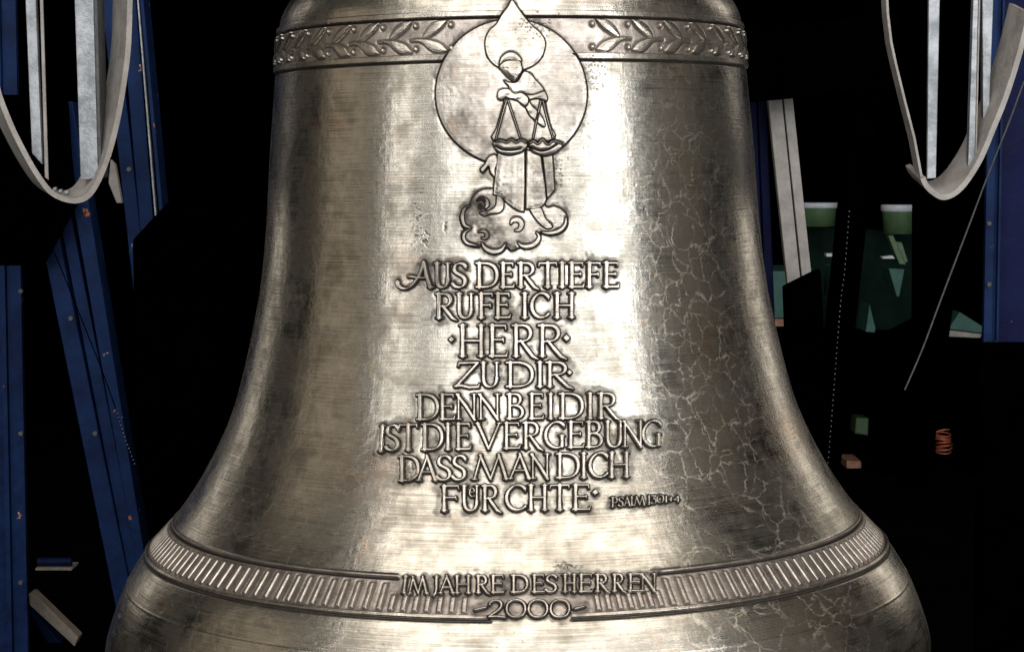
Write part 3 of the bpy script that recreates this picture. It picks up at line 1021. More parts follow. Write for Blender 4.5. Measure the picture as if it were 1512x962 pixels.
def ring(name, zhi, zlo, mat, extra=None, fine=0.0013):
    n = max(3, int(round((zhi - zlo) / fine)))
    zrow = np.linspace(zhi, zlo, n + 1)
    T, Z = np.meshgrid(TH, zrow)
    h, d = disp(T, Z)
    P0 = surf(T, Z, 0.0)
    px, py = project(P0.reshape(-1, 3))
    px, py = px.reshape(T.shape), py.reshape(T.shape)
    front = np.cos(T) > 0.2
    sd = np.where(front, sample(SDF[1], px, py), 60.0)
    for lv in (2, 3, 4):
        sd = np.minimum(sd, np.where(front, sample(SDF[lv], px, py), 60.0))
    if extra is not None:
        e = extra(T, Z)
        h -= 0.0012 * np.exp(-((e - 1.2) / 1.3) ** 2)
        d = np.maximum(d, 0.85 * np.exp(-np.clip(e - 0.6, 0, 99) / 1.2))  # residue and shade painted round leaves and bars
    h -= 0.0007 * np.exp(-((sd - 1.6) / 1.7) ** 2)
    d = np.maximum(d, 0.98 * smooth01((3.1 - sd) / 1.3))  # residue and shade painted round letters and figure
    pt, p2 = np.where(front, sample(PATCH, px, py), 0), np.where(front, sample(PATCH2, px, py), 0)
    d = np.maximum(d, np.clip(0.46 + 0.18 * p2, 0.15, 0.8) * smooth01((9.5 + 4.5 * pt - sd) / 6.0))
    d = np.maximum(d, np.where(front, sample(SPECK, px, py), 0))
    d = np.maximum(d, np.where(front, sample(GRIME, px, py), 0) * 0.8)
    ru = np.where(front, sample(RUST, px, py), 0)
    h -= 0.0012 * np.where(front, sample(SPECK, px, py), 0)
    P = loc(surf(T, Z, h))
    ny, nx = T.shape
    idx = np.arange(ny * nx).reshape(ny, nx)
    nxt = np.roll(idx, -1, axis=1)
    F = np.stack([idx[:-1], idx[1:], nxt[1:], nxt[:-1]], -1).reshape(-1, 4)
    me = mesh_from(name, P.reshape(-1, 3), F, mat, dict(suv=suv_of(T.ravel(), Z.ravel()), dirt_shade=d.ravel(), veins=veins_of(T, Z).ravel(), rust=ru.ravel()))
    return link(name, me, bell)


ring('shoulder', Z_TOP, ZU1 + 0.0006, M_BRONZE, fine=0.002)
ring('moulding', ZU1 + 0.0006, ZU2 - 0.0001, M_RELIEF, fine=0.0006)
frieze = ring('laurel_frieze', ZU2 - 0.0001, ZL1 + 0.0006, M_SKIN, frieze_sd, fine=0.0009)
ring('moulding', ZL1 + 0.0006, ZL2 - 0.0001, M_RELIEF, fine=0.0006)
ring('waist', ZL2 - 0.0001, ZD1 + 0.006, M_BRONZE, fine=0.00125)
dband = ring('date_band', ZD1 + 0.006, ZD2 + 0.0004, M_SKIN, date_sd, fine=0.0009)
ring('moulding', ZD2 + 0.0004, ZD3 - 0.0001, M_RELIEF, fine=0.0006)
ring('sound_bow', ZD3 - 0.0001, Z_LIP, M_BRONZE, fine=0.0013)

# crown plate and inside wall, so that the bell is a closed hollow body from any side
def lathe(name, prof, mat, parent, n=96):
    prof = np.asarray(prof, float)
    a = np.linspace(0, 2 * np.pi, n, endpoint=False)
    A, I = np.meshgrid(a, np.arange(len(prof)))
    r, z = prof[I, 0], prof[I, 1]
    P = np.stack([r * np.sin(A), -r * np.cos(A), z], -1).reshape(-1, 3)
    idx = np.arange(len(prof) * n).reshape(len(prof), n)
    nxt = np.roll(idx, -1, axis=1)
    F = np.stack([idx[:-1], idx[1:], nxt[1:], nxt[:-1]], -1).reshape(-1, 4)
    s = np.stack([A.ravel() * .46, z.ravel(), 0 * z.ravel()], -1)
    return link(name, mesh_from(name, P, F, mat, dict(suv=s, dirt_shade=0 * z.ravel(), veins=0 * z.ravel())), parent)


rt, zt = float(Rz(Z_TOP)), Z_TOP - Z_LIP
lathe('crown', [(0.001, zt + 0.07), (0.12, zt + 0.068), (0.19, zt + 0.055), (rt - 0.03, zt + 0.022), (rt, zt)], M_BRONZE, bell)
zi = np.linspace(Z_LIP, Z_TOP - 0.03, 40)
thick = np.interp(zi, [Z_LIP, Z_LIP + 0.10, Z_LIP + 0.3, Z_TOP], [0.006, 0.11, 0.06, 0.05])
lathe('inner_wall', [(float(Rz(z)) - t, z - Z_LIP) for z, t in zip(zi, thick)] + [(0.001, zt - 0.02)], M_SKIN, bell)

# ---- frieze leaves and berries
zfr = lambda v: ZU2 - v / 1000.0
sdm = lambda P, sgn: (lambda S, V: sd_poly(P * np.array([sgn, 1.0]), S, V))


def berry_fn(c, sgn):
    return lambda S, V: np.hypot(S - sgn * c[0], V - c[1]) - 3.7


def blocked(th, s0, s1, v):
    """true where the relief figure covers the frieze"""
    P = surf(np.array([th + 0.5 * (s0 + s1) / 1000 / R_FR]), np.array([zfr(v)]))
    x, y = project(P)
    return abs(x[0] - 757) < 130 and min(sample(SDF[1], x, y)[0], sample(SDF[2], x, y)[0]) < -6


for sgn, units in ((1.0, UNITS_L), (-1.0, UNITS_R)):
    pieces = []
    for nm, P, H in (('leaf', LEAF_U, 0.0042), ('leaf', LEAF_L, 0.0046)):
        s = sorted((P[:, 0].min() * sgn, P[:, 0].max() * sgn))
        pieces.append((nm, relief_ring(nm, sdm(P, sgn), s[0], s[1], P[:, 1].min(), P[:, 1].max(), zfr, R_FR, H, bev=1.6, crown=0.0012), s[0], s[1], P[:, 1].mean()))
    for c in (B1, B2):
        s = sorted((sgn * c[0] - 5, sgn * c[0] + 5))
        pieces.append(('berry', relief_ring('berry', berry_fn(c, sgn), s[0], s[1], c[1] - 5, c[1] + 5, zfr, R_FR, 0.0040, bev=2.0, step=0.7, crown=0.0016), s[0], s[1], c[1]))
    for u in units:
        for nm, me, s0, s1, vm in pieces:
            if blocked(u, s0, s1, vm):
                continue
            o = link(nm, me, frieze)
            o.rotation_euler = (0, 0, u)

# ---- bars of the date band
zdb = lambda v: ZD1 - v / 1000.0
me_long = relief_ring('bar', bar_fn(LONGB[0], LONGB[1], BAR_W), -BAR_W, BAR_W, LONGB[0], LONGB[1], zdb, R_DB, 0.0018, bev=1.8, step=0.9, mat=M_BAR)
me_short = relief_ring('bar', bar_fn(SHORTB[0], SHORTB[1], BAR_W), -BAR_W, BAR_W, SHORTB[0], SHORTB[1], zdb, R_DB, 0.0018, bev=1.8, step=0.9, mat=M_BAR)
for u in BARS_L + BARS_R:
    o = link('bar', me_long, dband)
    o.rotation_euler = (0, 0, u)
for u in SHORT:
    o = link('bar', me_short, dband)
    o.rotation_euler = (0, 0, u)

# ---- lettering
for ch, fn, bb, H, where in LETTERS:
    small = (bb[3] - bb[1]) < 24
    relief_px('dot' if ch == '.' else ('dash' if ch == '-' else ('numeral' if ch in '1234' else 'letter')), fn, bb, H, dband if where == 'date' else bell, 1,
              bev=0.85 if small else 0.95, step=0.5 if small else 0.55, crown=0.0)

# ---- figure
LOBES = [(700, 318, 15), (697, 351, 13), (728, 357, 16), (780, 347, 15), (818, 326, 16), (755, 350, 12), (712, 296, 10)]


def model_top(name):
    if name == 'cloud':
        return lambda X, Y: sum(0.0022 * np.exp(-(((X - a) / r) ** 2 + ((Y - b) / r) ** 2)) for a, b, r in LOBES) - 0.0006
    if name == 'robe_panel':
        return lambda X, Y: 0.0007 * np.sin((X - 757 - (Y - 225) * (X - 774) * 0.0022) * 0.36) + 0.0006 * np.sin(Y * .06)
    if name == 'torso':
        return lambda X, Y: 0.0006 * np.sin((X + 0.55 * Y) * 0.24) + 0.0006 * np.sin((X - .2 * Y) * .17)
    if name == 'face':
        return lambda X, Y: 0.0026 * np.exp(-(((X - 756) / 8) ** 2 + ((Y - 106) / 9) ** 2)) - 0.0009 * np.exp(-(((X - 748.5) / 2.6) ** 2 + ((Y - 102.5) / 1.6) ** 2)) - 0.0009 * np.exp(-(((X - 762.5) / 2.6) ** 2 + ((Y - 102.5) / 1.6) ** 2))
    if name in ('sleeve', 'sash'):
        return lambda X, Y: 0.00035 * np.sin((X * .6 + Y) * .42)
    if name == 'halo':
        return lambda X, Y: 0.0016 * np.exp(-((X - 758) / 14) ** 2) - 0.0006
    if name == 'scale_pan':
        return lambda X, Y: 0.0016 * np.sin((Y - 205) / 26 * 3.14)
    return None


fig_parent = None
for name, fn, bb, H, level, bev, crown in FIG:
    area = (bb[2] - bb[0]) * (bb[3] - bb[1])
    o = relief_px(name, fn, bb, H, bell if fig_parent is None else fig_parent, level, bev, 0.8 if area > 4000 else 0.6, 0.0, crown, mat=M_DISC if name in ('disc', 'cloud', 'torso') else None, top=model_top(name), soft=name in ('robe_fold', 'brow', 'nose', 'mouth'))
    if fig_parent is None:
        o.name = 'figure_relief'
        o['label'] = 'low relief disc with robed figure, pointed halo and scales'
        fig_parent = o

# ------------------------------------------------------------------ timbers the bell stands on (below the picture)
def box_mesh(name, x0, x1, y0, y1, z0, z1, mat, bev=0.004):
    V = [(x, y, z) for z in (z0, z1) for x, y in ((x0, y0), (x1, y0), (x1, y1), (x0, y1))]
    F = [(3, 2, 1, 0), (4, 5, 6, 7), (0, 1, 5, 4), (1, 2, 6, 5), (2, 3, 7, 6), (3, 0, 4, 7)]
    return mesh_from(name, V, F, mat, smooth=False)


def poly_slab(name, pts, mat, parent=None, ext=(0, 0.05, 0), origin=None, bev=0.0):
    """closed solid: outline of 3-D points pushed along ext"""
    P = [Vector(p) for p in pts]
    e = Vector(ext)
    o = Vector(origin) if origin is not None else Vector((0, 0, 0))
    V = [tuple(p - o) for p in P] + [tuple(p + e - o) for p in P]
    n = len(P)
    me = bpy.data.meshes.new(name)
    me.from_pydata(V, [], [tuple(range(n)), tuple(range(2 * n - 1, n - 1, -1))] + [(i, i + n, (i + 1) % n + n, (i + 1) % n) for i in range(n)])
    import bmesh
    bm = bmesh.new()
    bm.from_mesh(me)
    bmesh.ops.recalc_face_normals(bm, faces=bm.faces)
    if bev:
        bmesh.ops.bevel(bm, geom=list(bm.edges), offset=bev, segments=2, affect='EDGES', profile=0.5)
    bm.to_mesh(me)
    bm.free()
    me.materials.append(mat)
    return link(name, me, parent)


def quad(pts, Y):
    return [at(x, y, Y) for x, y in pts]


def strap_mesh(name, outer, thick, ext, mat, parent, origin):
    """flat band bent along a curve (3-D points), thickness towards its inside, width along ext"""
    P = np.array([tuple(p) for p in outer])
    d = np.gradient(P, axis=0)
    nrm = np.stack([-d[:, 2], 0 * d[:, 0], d[:, 0]], -1)
    nrm /= np.linalg.norm(nrm, axis=1, keepdims=True)
    Q = P + nrm * thick
    e = np.array(ext)
    n = len(P)
    V = np.concatenate([P, Q, P + e, Q + e]) - np.array(origin)
    F = []
    for i in range(n - 1):
        a, b, c, dd = i, n + i, 2 * n + i, 3 * n + i
        F += [(a, a + 1, b + 1, b), (c, dd, dd + 1, c + 1), (a, c, c + 1, a + 1), (b, b + 1, dd + 1, dd)]
    F += [(0, n, 3 * n, 2 * n), (n - 1, 3 * n - 1, 4 * n - 1, 2 * n - 1)]
    me = mesh_from(name, V, F, mat, smooth=False)
    return link(name, me, parent)


def tube_mesh(name, pts, r, mat, parent=None, n=8):
    P = np.array([tuple(p) for p in pts])
    d = np.gradient(P, axis=0)
    d /= np.linalg.norm(d, axis=1, keepdims=True)
    up = np.array([0.0, 1.0, 0.13])
    u = np.cross(d, up)
    u /= np.linalg.norm(u, axis=1, keepdims=True)
    v = np.cross(d, u)
    a = np.linspace(0, 2 * np.pi, n, endpoint=False)
    V = (P[:, None] + r * (np.cos(a)[None, :, None] * u[:, None] + np.sin(a)[None, :, None] * v[:, None])).reshape(-1, 3)
    idx = np.arange(len(P) * n).reshape(len(P), n)
    nx = np.roll(idx, -1, 1)
    F = np.stack([idx[:-1], nx[:-1], nx[1:], idx[1:]], -1).reshape(-1, 4)
    return link(name, mesh_from(name, V, F, mat), parent)


M_BLUE = painted('blue_paint', (0.0032, 0.0085, 0.034), (0.0062, 0.021, 0.074), rust=0.62, rough=0.5, scale=9, spec=0.08)
M_DKBLUE = painted('dark_blue_paint', (0.004, 0.005, 0.026), (0.006, 0.009, 0.042), rust=0.2, rough=0.5, scale=9, spec=0.05)
M_GALV = painted('galvanised_steel', (0.16, 0.165, 0.17), (0.34, 0.345, 0.355), rough=0.45, metal=0.55, scale=26)
M_PRIMER = painted('primed_steel', (0.20, 0.178, 0.158), (0.30, 0.272, 0.248), rough=0.6, scale=20)
M_BLACK = painted('unlit_steel', (0.00015, 0.00015, 0.00018), (0.0003, 0.0003, 0.0003), rough=0.95, scale=12, spec=0.0)  # near-black colour stands in for steel left in the dark
M_GREEN = painted('green_enamel', (0.05, 0.095, 0.042), (0.075, 0.13, 0.06), rough=0.45, scale=14)
M_TEAL = painted('teal_enamel', (0.016, 0.065, 0.052), (0.028, 0.10, 0.08), rust=0.3, rough=0.5, scale=14)
M_WHITE = painted('white_enamel', (0.40, 0.42, 0.46), (0.52, 0.54, 0.56), rough=0.4, scale=14)
M_RUST = painted('rusty_steel', (0.20, 0.08, 0.045), (0.34, 0.19, 0.13), rough=0.75, scale=30)
M_COPPER = painted('copper_wire', (0.35, 0.075, 0.04), (0.5, 0.15, 0.08), rough=0.4, metal=0.4, scale=40)
M_WOOD = painted('pale_timber', (0.20, 0.165, 0.13), (0.32, 0.27, 0.22), rough=0.75, scale=30)
M_CABLE = painted('grey_rope', (0.05, 0.05, 0.05), (0.085, 0.082, 0.08), rough=0.7, scale=60)

for sx, lab in ((-1, 'left'), (1, 'right')):
    o = link('support_timber', box_mesh('support_timber', -0.09, 0.09, -0.75, 0.75, 0.0, bell.location.z - 0.008, M_WOOD))
    o.location = (sx * 0.42 + bell.location.x, 0, 0)
    tag(o, 'squared timber under the %s half of the bronze bell' % lab, 'timber', 'timbers under the bell')

# ------------------------------------------------------------------ blue steelwork and hangers on the left
YL = 0.95
t = empty('steel_post', at(20, 900, 1.15))
t.location.z = 0
tag(t, 'chipped blue steel post at the far left edge', 'post')
og = t.location
b0 = at(40, 962, 1.15)
x1 = b0.x + 0.002
mm = lambda n, px0, px1, y0, y1, mat, z1=3.2: link(n, box_mesh(n, px0 - og.x, px1 - og.x, y0 - og.y, y1 - og.y, 0, z1, mat), t)
mm('flange', x1 - 0.034, x1, 1.15, 1.17, M_BLUE)
mm('web', x1 - 0.30, x1 - 0.036, 1.185, 1.20, M_BLUE)
mm('edge_plate', x1 - 0.046, x1 - 0.035, 1.135, 1.22, M_BLUE)

t = empty('inclined_brace', at(150, 770, YL))
tag(t, 'blue inclined brace of two channels behind the left hanger, flecked with rust', 'brace', 'inclined blue braces')
og = t.location
poly_slab('channel', quad([(30, 200), (56, 200), (222, 1010), (194, 1010)], YL), M_BLUE, t, (0, .06, 0), og, .002)
poly_slab('channel', quad([(62, 190), (80, 190), (239, 1010), (221, 1010)], YL + .01), M_BLUE, t, (0, .06, 0), og, .002)
poly_slab('flange', quad([(81, 150), (107, 150), (244, 1010), (233, 1010)], YL - .015), M_BLUE, t, (0, .08, 0), og, .002)

t = empty('inclined_brace', at(200, 350, YL + .12))
tag(t, 'blue inclined brace with a bright worn edge beside the bell shoulder', 'brace', 'inclined blue braces')
og = t.location
poly_slab('channel', quad([(143, -60), (163, -60), (251, 740), (231, 740)], YL + .12), M_BLUE, t, (0, .06, 0), og, .002)
poly_slab('channel', quad([(172, -60), (196, -60), (259, 740), (242, 740)], YL + .12), M_BLUE, t, (0, .06, 0), og, .002)
poly_slab('flange', quad([(201, -60), (206, -60), (280, 740), (274, 740)], YL + .10), M_BLUE, t, (0, .09, 0), og, .001)
poly_slab('worn_edge', quad([(197.5, -60), (199.5, -60), (236, 380), (233.5, 380)], YL + .095), M_GALV, t, (0, .02, 0), og)


def hanger(name, label, strap_px, bars, Y, ext_px, thick, lips):
    base = at(*strap_px[len(strap_px) // 2], Y)
    t = empty(name, base)
    tag(t, label, 'hanger', 'steel hangers either side of the bell')
    P = cr(strap_px, 5, closed=False)
    p0, p1 = at(100, 200, Y), at(100 + ext_px[0], 200 + ext_px[1], Y + 0.10)
    strap_mesh('strap', [at(x, y, Y) for x, y in P], thick, tuple(p1 - p0), M_PRIMER, t, base)
    for nm, q, dy, mat, dep in bars:
        poly_slab(nm, quad(q, Y + dy), mat, t, (0, dep, 0), base, .0012)
    for x, y, w in lips:
        poly_slab('weld_bead', quad([(x, y), (x + w, y - 1), (x + w, y + 4), (x, y + 5)], Y + .03), M_GALV, t, (0, .012, 0), base, .001)
    return t


t = hanger('steel_hanger', 'galvanised hanger with a looped primed strap left of the bell',
       [(-22, 60), (-8, 130), (10, 180), (28, 218), (48, 254), (70, 284), (92, 297), (115, 300), (134, 291), (149, 268), (164, 230), (177, 180), (187, 122), (194, 60), (197, -60)],
       [('flat_bar', [(35, -60), (50, -60), (62, 243), (47, 226)], .045, M_GALV, .02), ('bar_edge', [(57, -60), (61.5, -60), (71.5, 266), (66, 262)], .05, M_PRIMER, .03),
        ('bar_side', [(62, -60), (66, -60), (78, 268), (72, 266)], .052, M_BLACK, .05),
        ('flat_bar', [(108, -60), (136, -60), (145, 264), (119, 266)], .02, M_GALV, .02), ('bar_side', [(136.5, -60), (142, -60), (150, 262), (145.5, 264)], .022, M_CABLE, .07)],
       0.25, (-19, -9), 0.0105, [(78, 277, 5), (86, 280, 5), (95, 282, 6)])
t = hanger('steel_hanger', 'galvanised hanger with a thin looped strap right of the bell',
       [(1359, 264), (1364, 275), (1374, 286), (1390, 295), (1406, 292), (1421, 281), (1436, 262), (1453, 233), (1471, 190), (1490, 142), (1510, 78), (1524, 20)],
       [('flat_bar', [(1372, -60), (1389, -60), (1382, 263), (1369, 264)], .02, M_GALV, .02), ('bar_side', [(1360, -60), (1371, -60), (1368, 264), (1357, 262)], .03, M_BLACK, .05),
        ('strap_arm', [(1305, -60), (1309, -60), (1313, 20), (1318, 62), (1325, 95), (1338, 148), (1352, 203), (1363, 262), (1359, 262), (1348.5, 205), (1334, 148), (1321, 95), (1314, 62), (1309, 20)], .0, M_PRIMER, .05),
        ('flat_bar', [(1439, -60), (1446, -60), (1439, 250), (1429, 257)], .02, M_GALV, .02), ('bar_edge', [(1446.5, -60), (1449, -60), (1442, 247), (1439.5, 250)], .021, M_PRIMER, .03),
        ('bar_plate', [(1450, -60), (1469, -60), (1459, 214), (1452, 230)], .05, M_GALV, .02)],
       0.25, (8, -18), 0.0105, [(1405, 271, 5), (1413, 267, 6), (1421, 264, 5)])

# cables and chains
c = tube_mesh('rope', [at(x, y, .7) for x, y in cr([(22, 235), (42, 285), (60, 330), (80, 372), (120, 470), (150, 545), (172, 606)], 4, False)], 0.0013, M_BLACK)
tag(c, 'thin dark rope slanting down across the blue brace', 'rope')
c = tube_mesh('rope', [at(x, y, .6) for x, y in cr([(1512, 120), (1490, 180), (1459, 258), (1425, 348), (1390, 440), (1362, 515), (1336, 575)], 4, False)], 0.0019, M_CABLE)
tag(c, 'thin grey rope slanting down from the right hanger', 'rope')


def bead_chain(label, path_px, Y, r, gap):
    P = np.array([tuple(at(x, y, Y)) for x, y in cr(path_px, 12, False)])
    L = np.concatenate([[0], np.cumsum(np.linalg.norm(np.diff(P, axis=0), axis=1))])
    n = int(L[-1] / gap)
    C = np.stack([np.interp(np.linspace(0, L[-1], n), L, P[:, k]) for k in range(3)], -1)
    o8 = np.array([(1, 0, 0), (-1, 0, 0), (0, 1, 0), (0, -1, 0), (0, 0, 1), (0, 0, -1)], float)
    f8 = np.array([(0, 2, 4), (2, 1, 4), (1, 3, 4), (3, 0, 4), (2, 0, 5), (1, 2, 5), (3, 1, 5), (0, 3, 5)])
    V = (C[:, None] + o8 * r * np.array([1, 1, 1.25])).reshape(-1, 3) - C[-1]
    F = (f8[None] + 6 * np.arange(n)[:, None, None]).reshape(-1, 3)
    t = empty('chain', C[-1])
    link('beads', mesh_from('beads', V, F, M_GALV), t)
    tube = tube_mesh('core_wire', C - C[-1], r * .25, M_BLACK, t, 5)
    tag(t, label, 'chain', 'bead chains')


bead_chain('fine bead chain hanging in front of the black leg right of the bell', [(1254, 312), (1247, 400), (1242, 440), (1236, 510), (1230, 590), (1222, 690)], .75, .0017, .0115)
bead_chain('short bead chain at the foot of the left blue brace', [(172, 604), (178, 625), (186, 650), (199, 684)], .75, .0019, .0085)

# ------------------------------------------------------------------ steelwork right of the bell
t = empty('inclined_brace', at(1185, 420, YL))
tag(t, 'pinkish primed brace of two flat slats right of the bell', 'brace')
og = t.location
poly_slab('slat', quad([(1131, 120), (1152, 120), (1201, 600), (1182, 600)], YL), M_PRIMER, t, (0, .03, 0), og, .002)
poly_slab('slat', quad([(1154, 120), (1168, 120), (1219, 600), (1204, 600)], YL), M_PRIMER, t, (0, .03, 0), og, .002)
t = empty('inclined_brace', at(1140, 520, YL + .05))
tag(t, 'dark blue inclined brace close behind the right edge of the bell', 'brace')
og = t.location
poly_slab('channel', quad([(1098, 120), (1116, 120), (1133, 560), (1118, 560)], YL + .08), M_DKBLUE, t, (0, .05, 0), og, .002)
poly_slab('channel', quad([(1118, 120), (1130, 120), (1148, 560), (1135, 560)], YL + .08), M_DKBLUE, t, (0, .05, 0), og, .002)

t = empty('steel_post', at(1470, 900, 1.0))
t.location.z = 0
tag(t, 'chipped blue steel post behind the right hanger', 'post')
og = t.location
xa = at(1454, 420, 1.0).x
mm = lambda n, px0, px1, y0, y1, mat, z1=3.2: link(n, box_mesh(n, px0 - og.x, px1 - og.x, y0 - og.y, y1 - og.y, 0.0, z1, mat), t)
mm('flange', xa, xa + 0.026, 1.0, 1.02, M_BLUE)
mm('edge_plate', xa + 0.0265, xa + 0.031, .985, 1.07, M_BLUE)
mm('web', xa + 0.0315, xa + 0.16, 1.03, 1.045, M_DKBLUE)

# black frame legs that cut across the machine behind, and added pieces in place of shade
YB = 1.3
def black_leg(pts, label, dy=0.0):
    o0 = at(*pts[2], YB + dy)
    t = poly_slab('frame_leg', quad(pts, YB + dy), M_BLACK, None, (0, .06, 0), o0, .003)
    t.location = o0
    tag(t, label, 'frame leg', 'black frame legs right of the bell')


black_leg([(1280, -60), (1322, -60), (1238, 720), (1198, 720)], 'black inclined frame leg behind the bead chain')
black_leg([(1354, 120), (1400, 120), (1390, 560), (1352, 560)], 'black inclined frame leg under the right hanger loop', .08)
black_leg([(1376, 330), (1424, 330), (1372, 720), (1330, 720)], 'short black frame leg beside the grey rope', .16)
black_leg([(1090, 40), (1330, 20), (1330, 130), (1090, 152)], 'added black beam standing in for shade above the primed brace', -.45)  # added to end the brace where it fades into shade
black_leg([(1160, 424), (1212, 398), (1229, 700), (1170, 700)], 'added black plate standing in for shade below the primed brace', -.5)  # added in place of the shade on the lower slats

# ------------------------------------------------------------------ machine and oddments far behind, on the workshop floor
YM = 4.3
t = empty('machine', at(1300, 690, YM))
tag(t, 'green and teal workshop machine behind the black legs', 'machine')
og = t.location
poly_slab('base_panel', quad([(1110, 400), (1212, 400), (1212, 470), (1110, 470)], YM), M_TEAL, t, (0, .5, 0), og, .004)
poly_slab('base_edge', quad([(1110, 471), (1212, 471), (1212, 482), (1110, 482)], YM - .01), M_RUST, t, (0, .5, 0), og, .004)
poly_slab('fin', quad([(1278, 490), (1284, 448), (1293, 484), (1292, 491)], YM), M_TEAL, t, (0, .2, 0), og, .003)
poly_slab('fin', quad([(1312, 396), (1336, 397), (1328, 438), (1324, 438)], YM), M_TEAL, t, (0, .2, 0), og, .003)
poly_slab('fin', quad([(1228, 394), (1234, 392), (1231, 440), (1227, 440)], YM), M_TEAL, t, (0, .2, 0), og, .003)
poly_slab('side_sheet', quad([(1400, 486), (1417, 460), (1452, 482), (1450, 492)], YM), M_TEAL, t, (0, .3, 0), og, .004)
poly_slab('sheet_edge', quad([(1398, 487), (1450, 493), (1448, 499), (1398, 497)], YM - .01), M_PRIMER, t, (0, .3, 0), og, .004)
poly_slab('housing', quad([(1178, 334), (1356, 344), (1346, 470), (1300, 494), (1190, 488)], YM + .45), painted('dim_green_housing', (0.004, 0.011, 0.008), (0.007, 0.016, 0.011), rough=.8, spec=.02), t, (0, .3, 0), og, .004)
poly_slab('strut', quad([(1311, 348), (1319, 347), (1338, 391), (1328, 390)], YM - .05), M_GREEN, t, (0, .05, 0), og, .003)
poly_slab('strut', quad([(1322, 356), (1332, 358), (1341, 386), (1334, 390)], YM - .02), M_GREEN, t, (0, .05, 0), og, .003)
poly_slab('bracket', quad([(1220, 374), (1237, 374), (1237, 379), (1220, 379)], YM - .05), M_WHITE, t, (0, .05, 0), og, .002)
poly_slab('bracket', quad([(1302, 379), (1318, 377), (1322, 382), (1303, 382)], YM - .05), M_WHITE, t, (0, .05, 0), og, .002)
poly_slab('table', quad([(1100, 493), (1460, 503), (1460, 520), (1100, 512)], YM), M_BLACK, t, (0, .6, 0), og, .004)
for x in (1130, 1300, 1430):
    poly_slab('leg', quad([(x, 500), (x + 20, 500), (x + 20, 700), (x, 700)], YM + .1), M_BLACK, t, (0, .1, 0), og, .004)


def tub(px, py0, py1, w, label):
    c = at(px, py1, YM + .25)
    rim_z = at(px, py0, YM + .25).z - c.z
    r = (at(px + w, py1, YM + .25) - at(px - w, py1, YM + .25)).x * .5
    t = empty('tub', c)
    tag(t, label, 'tub', 'green tubs on the machine')
    n = 28
    a = np.linspace(0, 2 * np.pi, n, endpoint=False)

    def lat(nm, prof, mat):
        V = np.concatenate([np.stack([q * np.cos(a), q * np.sin(a), 0 * a + z], -1) for q, z in prof])
        idx = np.arange(len(prof) * n).reshape(len(prof), n)
        nx = np.roll(idx, -1, 1)
        F = np.stack([idx[:-1], nx[:-1], nx[1:], idx[1:]], -1).reshape(-1, 4)
        link(nm, mesh_from(nm, V, F, mat), t)
    lat('body', [(.02, .0), (r * .9, .0), (r * .97, rim_z * .7), (r * .99, rim_z * .76)], M_GREEN)
    lat('rim', [(r * 1.0, rim_z * .76), (r * 1.07, rim_z * .78), (r * 1.07, rim_z * .97), (r * 1.02, rim_z), (.02, rim_z * 1.0)], M_WHITE)


tub(1206, 299, 334, 29, 'green tub with a white rim beside the primed brace')
tub(1326, 302, 345, 24, 'green tub with a white rim below the right hanger')

YF = 4.6
o = poly_slab('crate', quad([(1250, 680), (1272, 680), (1272, 699), (1250, 699)], YF), M_RUST, None, (0, .2, 0), at(1261, 699, YF), .004)
o.location = at(1261, 699, YF)
tag(o, 'small reddish crate on the dark floor right of the bell', 'crate')
o = poly_slab('canister', quad([(1264, 616), (1283, 617), (1282, 643), (1262, 640)], YF + .3), M_GREEN, None, (0, .12, 0), at(1272, 643, YF + .3), .006)
o.location = at(1272, 643, YF + .3)
tag(o, 'small green canister above the reddish crate', 'canister')
t = empty('flask', at(1362, 700, YF))
tag(t, 'grey flask standing beside the copper wire coil', 'flask')
sc = (at(1372, 700, YF) - at(1362, 700, YF)).x
fa = np.linspace(0, 2 * np.pi, 24, endpoint=False)
for nm, prof, mat in (('body', [(.02, 0), (.95, .1), (1.0, 1.0), (.95, 3.0), (.6, 4.3)], M_GALV), ('neck', [(.58, 4.32), (.5, 5.4), (.45, 5.5), (.02, 5.5)], M_CABLE)):
    V = np.concatenate([np.stack([sc * q * np.cos(fa), sc * q * np.sin(fa), sc * z + 0 * fa], -1) for q, z in prof])
    idx = np.arange(len(prof) * 24).reshape(len(prof), 24)
    nx = np.roll(idx, -1, 1)
    link(nm, mesh_from(nm, V, np.stack([idx[:-1], nx[:-1], nx[1:], idx[1:]], -1).reshape(-1, 4), mat), t)
cc = at(1393, 668, YF)
t = empty('wire_coil', cc)
tag(t, 'coil of copper coloured wire beside the grey flask', 'wire coil')
for k in range(7):
    a = np.linspace(0, 2 * np.pi, 40)
    r1 = .030 + .002 * (k % 3)
    P = np.stack([r1 * np.cos(a) + .004 * np.sin(k), .03 * np.sin(a), .006 + .012 * k + .006 * np.sin(a + k)], -1)
    tube_mesh('turn', P, .0035, M_COPPER, t, 6)
P = [tuple(at(x, y, YF) - cc) for x, y in cr([(1375, 645), (1383, 637), (1394, 634), (1402, 634)], 5, False)]
tube_mesh('loose_end', P, .003, M_COPPER, t, 6)

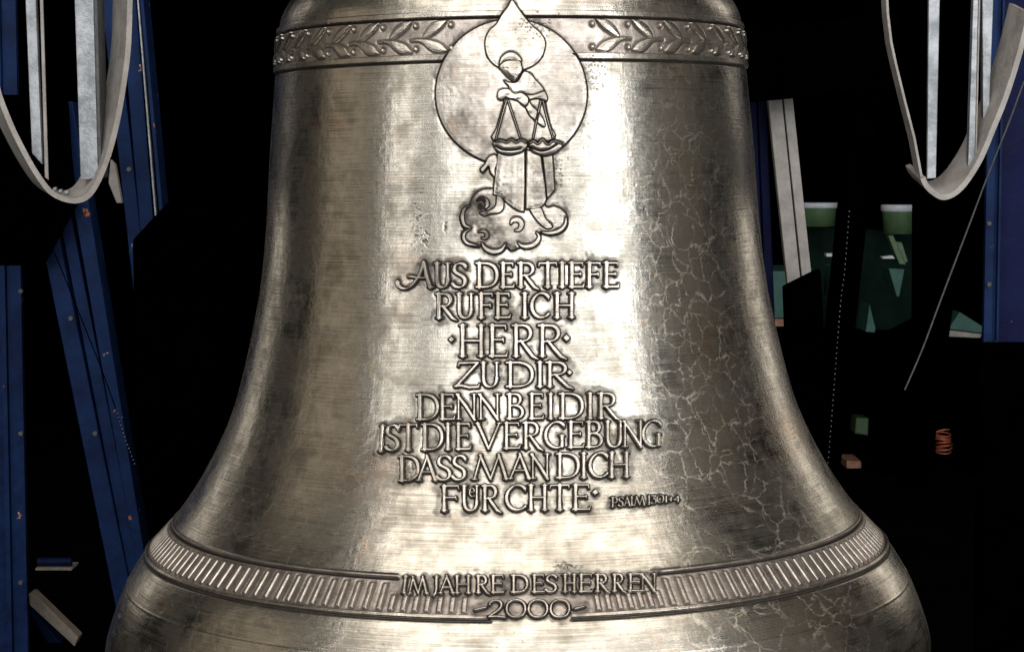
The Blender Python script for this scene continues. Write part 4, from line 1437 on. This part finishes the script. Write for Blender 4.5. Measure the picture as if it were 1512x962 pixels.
# ------------------------------------------------------------------ oddments low on the left
YO = 2.46
t = empty('pipe', at(82, 846, YO))
tag(t, 'short blue pipe on a pale block in the shadow at lower left', 'pipe')
og = t.location
poly_slab('block', quad([(52, 838), (106, 838), (106, 847), (52, 847)], YO), M_WOOD, t, (0, .1, 0), og, .003)
a0, a1 = at(56, 829, YO + .03), at(106, 829, YO + .03)
tube_mesh('tube', [tuple(Vector(a0).lerp(a1, k / 4) - og) for k in range(5)], .014, M_BLUE, t, 14)
o = poly_slab('plank', quad([(42, 876), (48, 874), (116, 940), (110, 954), (44, 893)], 1.4), M_WOOD, None, (0, .05, 0), at(110, 950, 1.4), .003)
o.location = at(110, 950, 1.4)
tag(o, 'pale timber plank leaning against the left blue post', 'plank')
o = poly_slab('strut', quad([(43, 903), (52, 906), (104, 964), (80, 964)], 1.5), M_BLUE, None, (0, .05, 0), at(90, 964, 1.5), .003)
o.location = at(90, 964, 1.5)
tag(o, 'short blue strut beneath the leaning plank', 'strut')
o = poly_slab('block', quad([(40, 948), (74, 945), (82, 966), (40, 968)], 1.6), M_TEAL, None, (0, .2, 0), at(60, 966, 1.6), .003)
o.location = at(60, 966, 1.6)
tag(o, 'pale teal block at the foot of the left blue post', 'block')
o = poly_slab('bracket', quad([(163, 235), (170, 243), (180, 300), (172, 300), (160, 270)], .6), M_PRIMER, None, (0, .02, 0), at(175, 300, .6), .002)
o.location = at(175, 300, .6)
tag(o, 'small pale curved bracket hanging right of the left hanger loop', 'bracket')

# added black panels standing in for the shade over the lower steelwork
for pts, Y, lab in (([(196, 354), (246, 300), (440, 300), (440, 1060), (262, 1060), (214, 740), (200, 640)], .55, 'added black panel standing in for shade between the blue braces and the bell'),
                    ([(1440, 1060), (1446, 506), (1560, 506), (1560, 1060)], .8, 'added black panel standing in for shade at the foot of the right blue post')):
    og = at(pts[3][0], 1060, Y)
    o = poly_slab('shade_stand_in', quad(pts, Y), M_BLACK, None, (0, .03, 0), og, .002)
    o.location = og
    tag(o, lab, 'stand-in panel')
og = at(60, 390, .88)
o = poly_slab('shade_plate', quad([(-5, 140), (98, 140), (104, 230), (112, 302), (63, 392), (-5, 392)], .88), M_BLACK, None, (0, .02, 0), og, .002)  # added black plate in place of the shade on the brace top
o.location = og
tag(o, 'added black plate standing in for shade at the top of the blue brace', 'plate')

# bolts on the left steelwork
def bolt(parent, x, y, Y, r):
    c = at(x, y, Y)
    a = np.linspace(0, 2 * np.pi, 6, endpoint=False) + .3
    o = poly_slab('bolt', [c + Vector((r * math.cos(k), 0, r * math.sin(k))) for k in a], M_CABLE, parent, (0, .012, 0), parent.location, .0008)


for o in [x for x in COL.objects if x.parent is None and x.get('category') == 'post']:
    left = o.location.x < 0
    for y in (430, 640, 860) if left else (330, 420):
        bolt(o, 30 if left else 1461, y, 1.12 if left else .975, .006)
for o in [x for x in COL.objects if x.parent is None and x.get('group') == 'inclined blue braces']:
    for x, y in (((104, 470), (140, 640)) if 'flecked' in o['label'] else ((178, 120), (190, 250))):
        bolt(o, x, y, .92, .006)
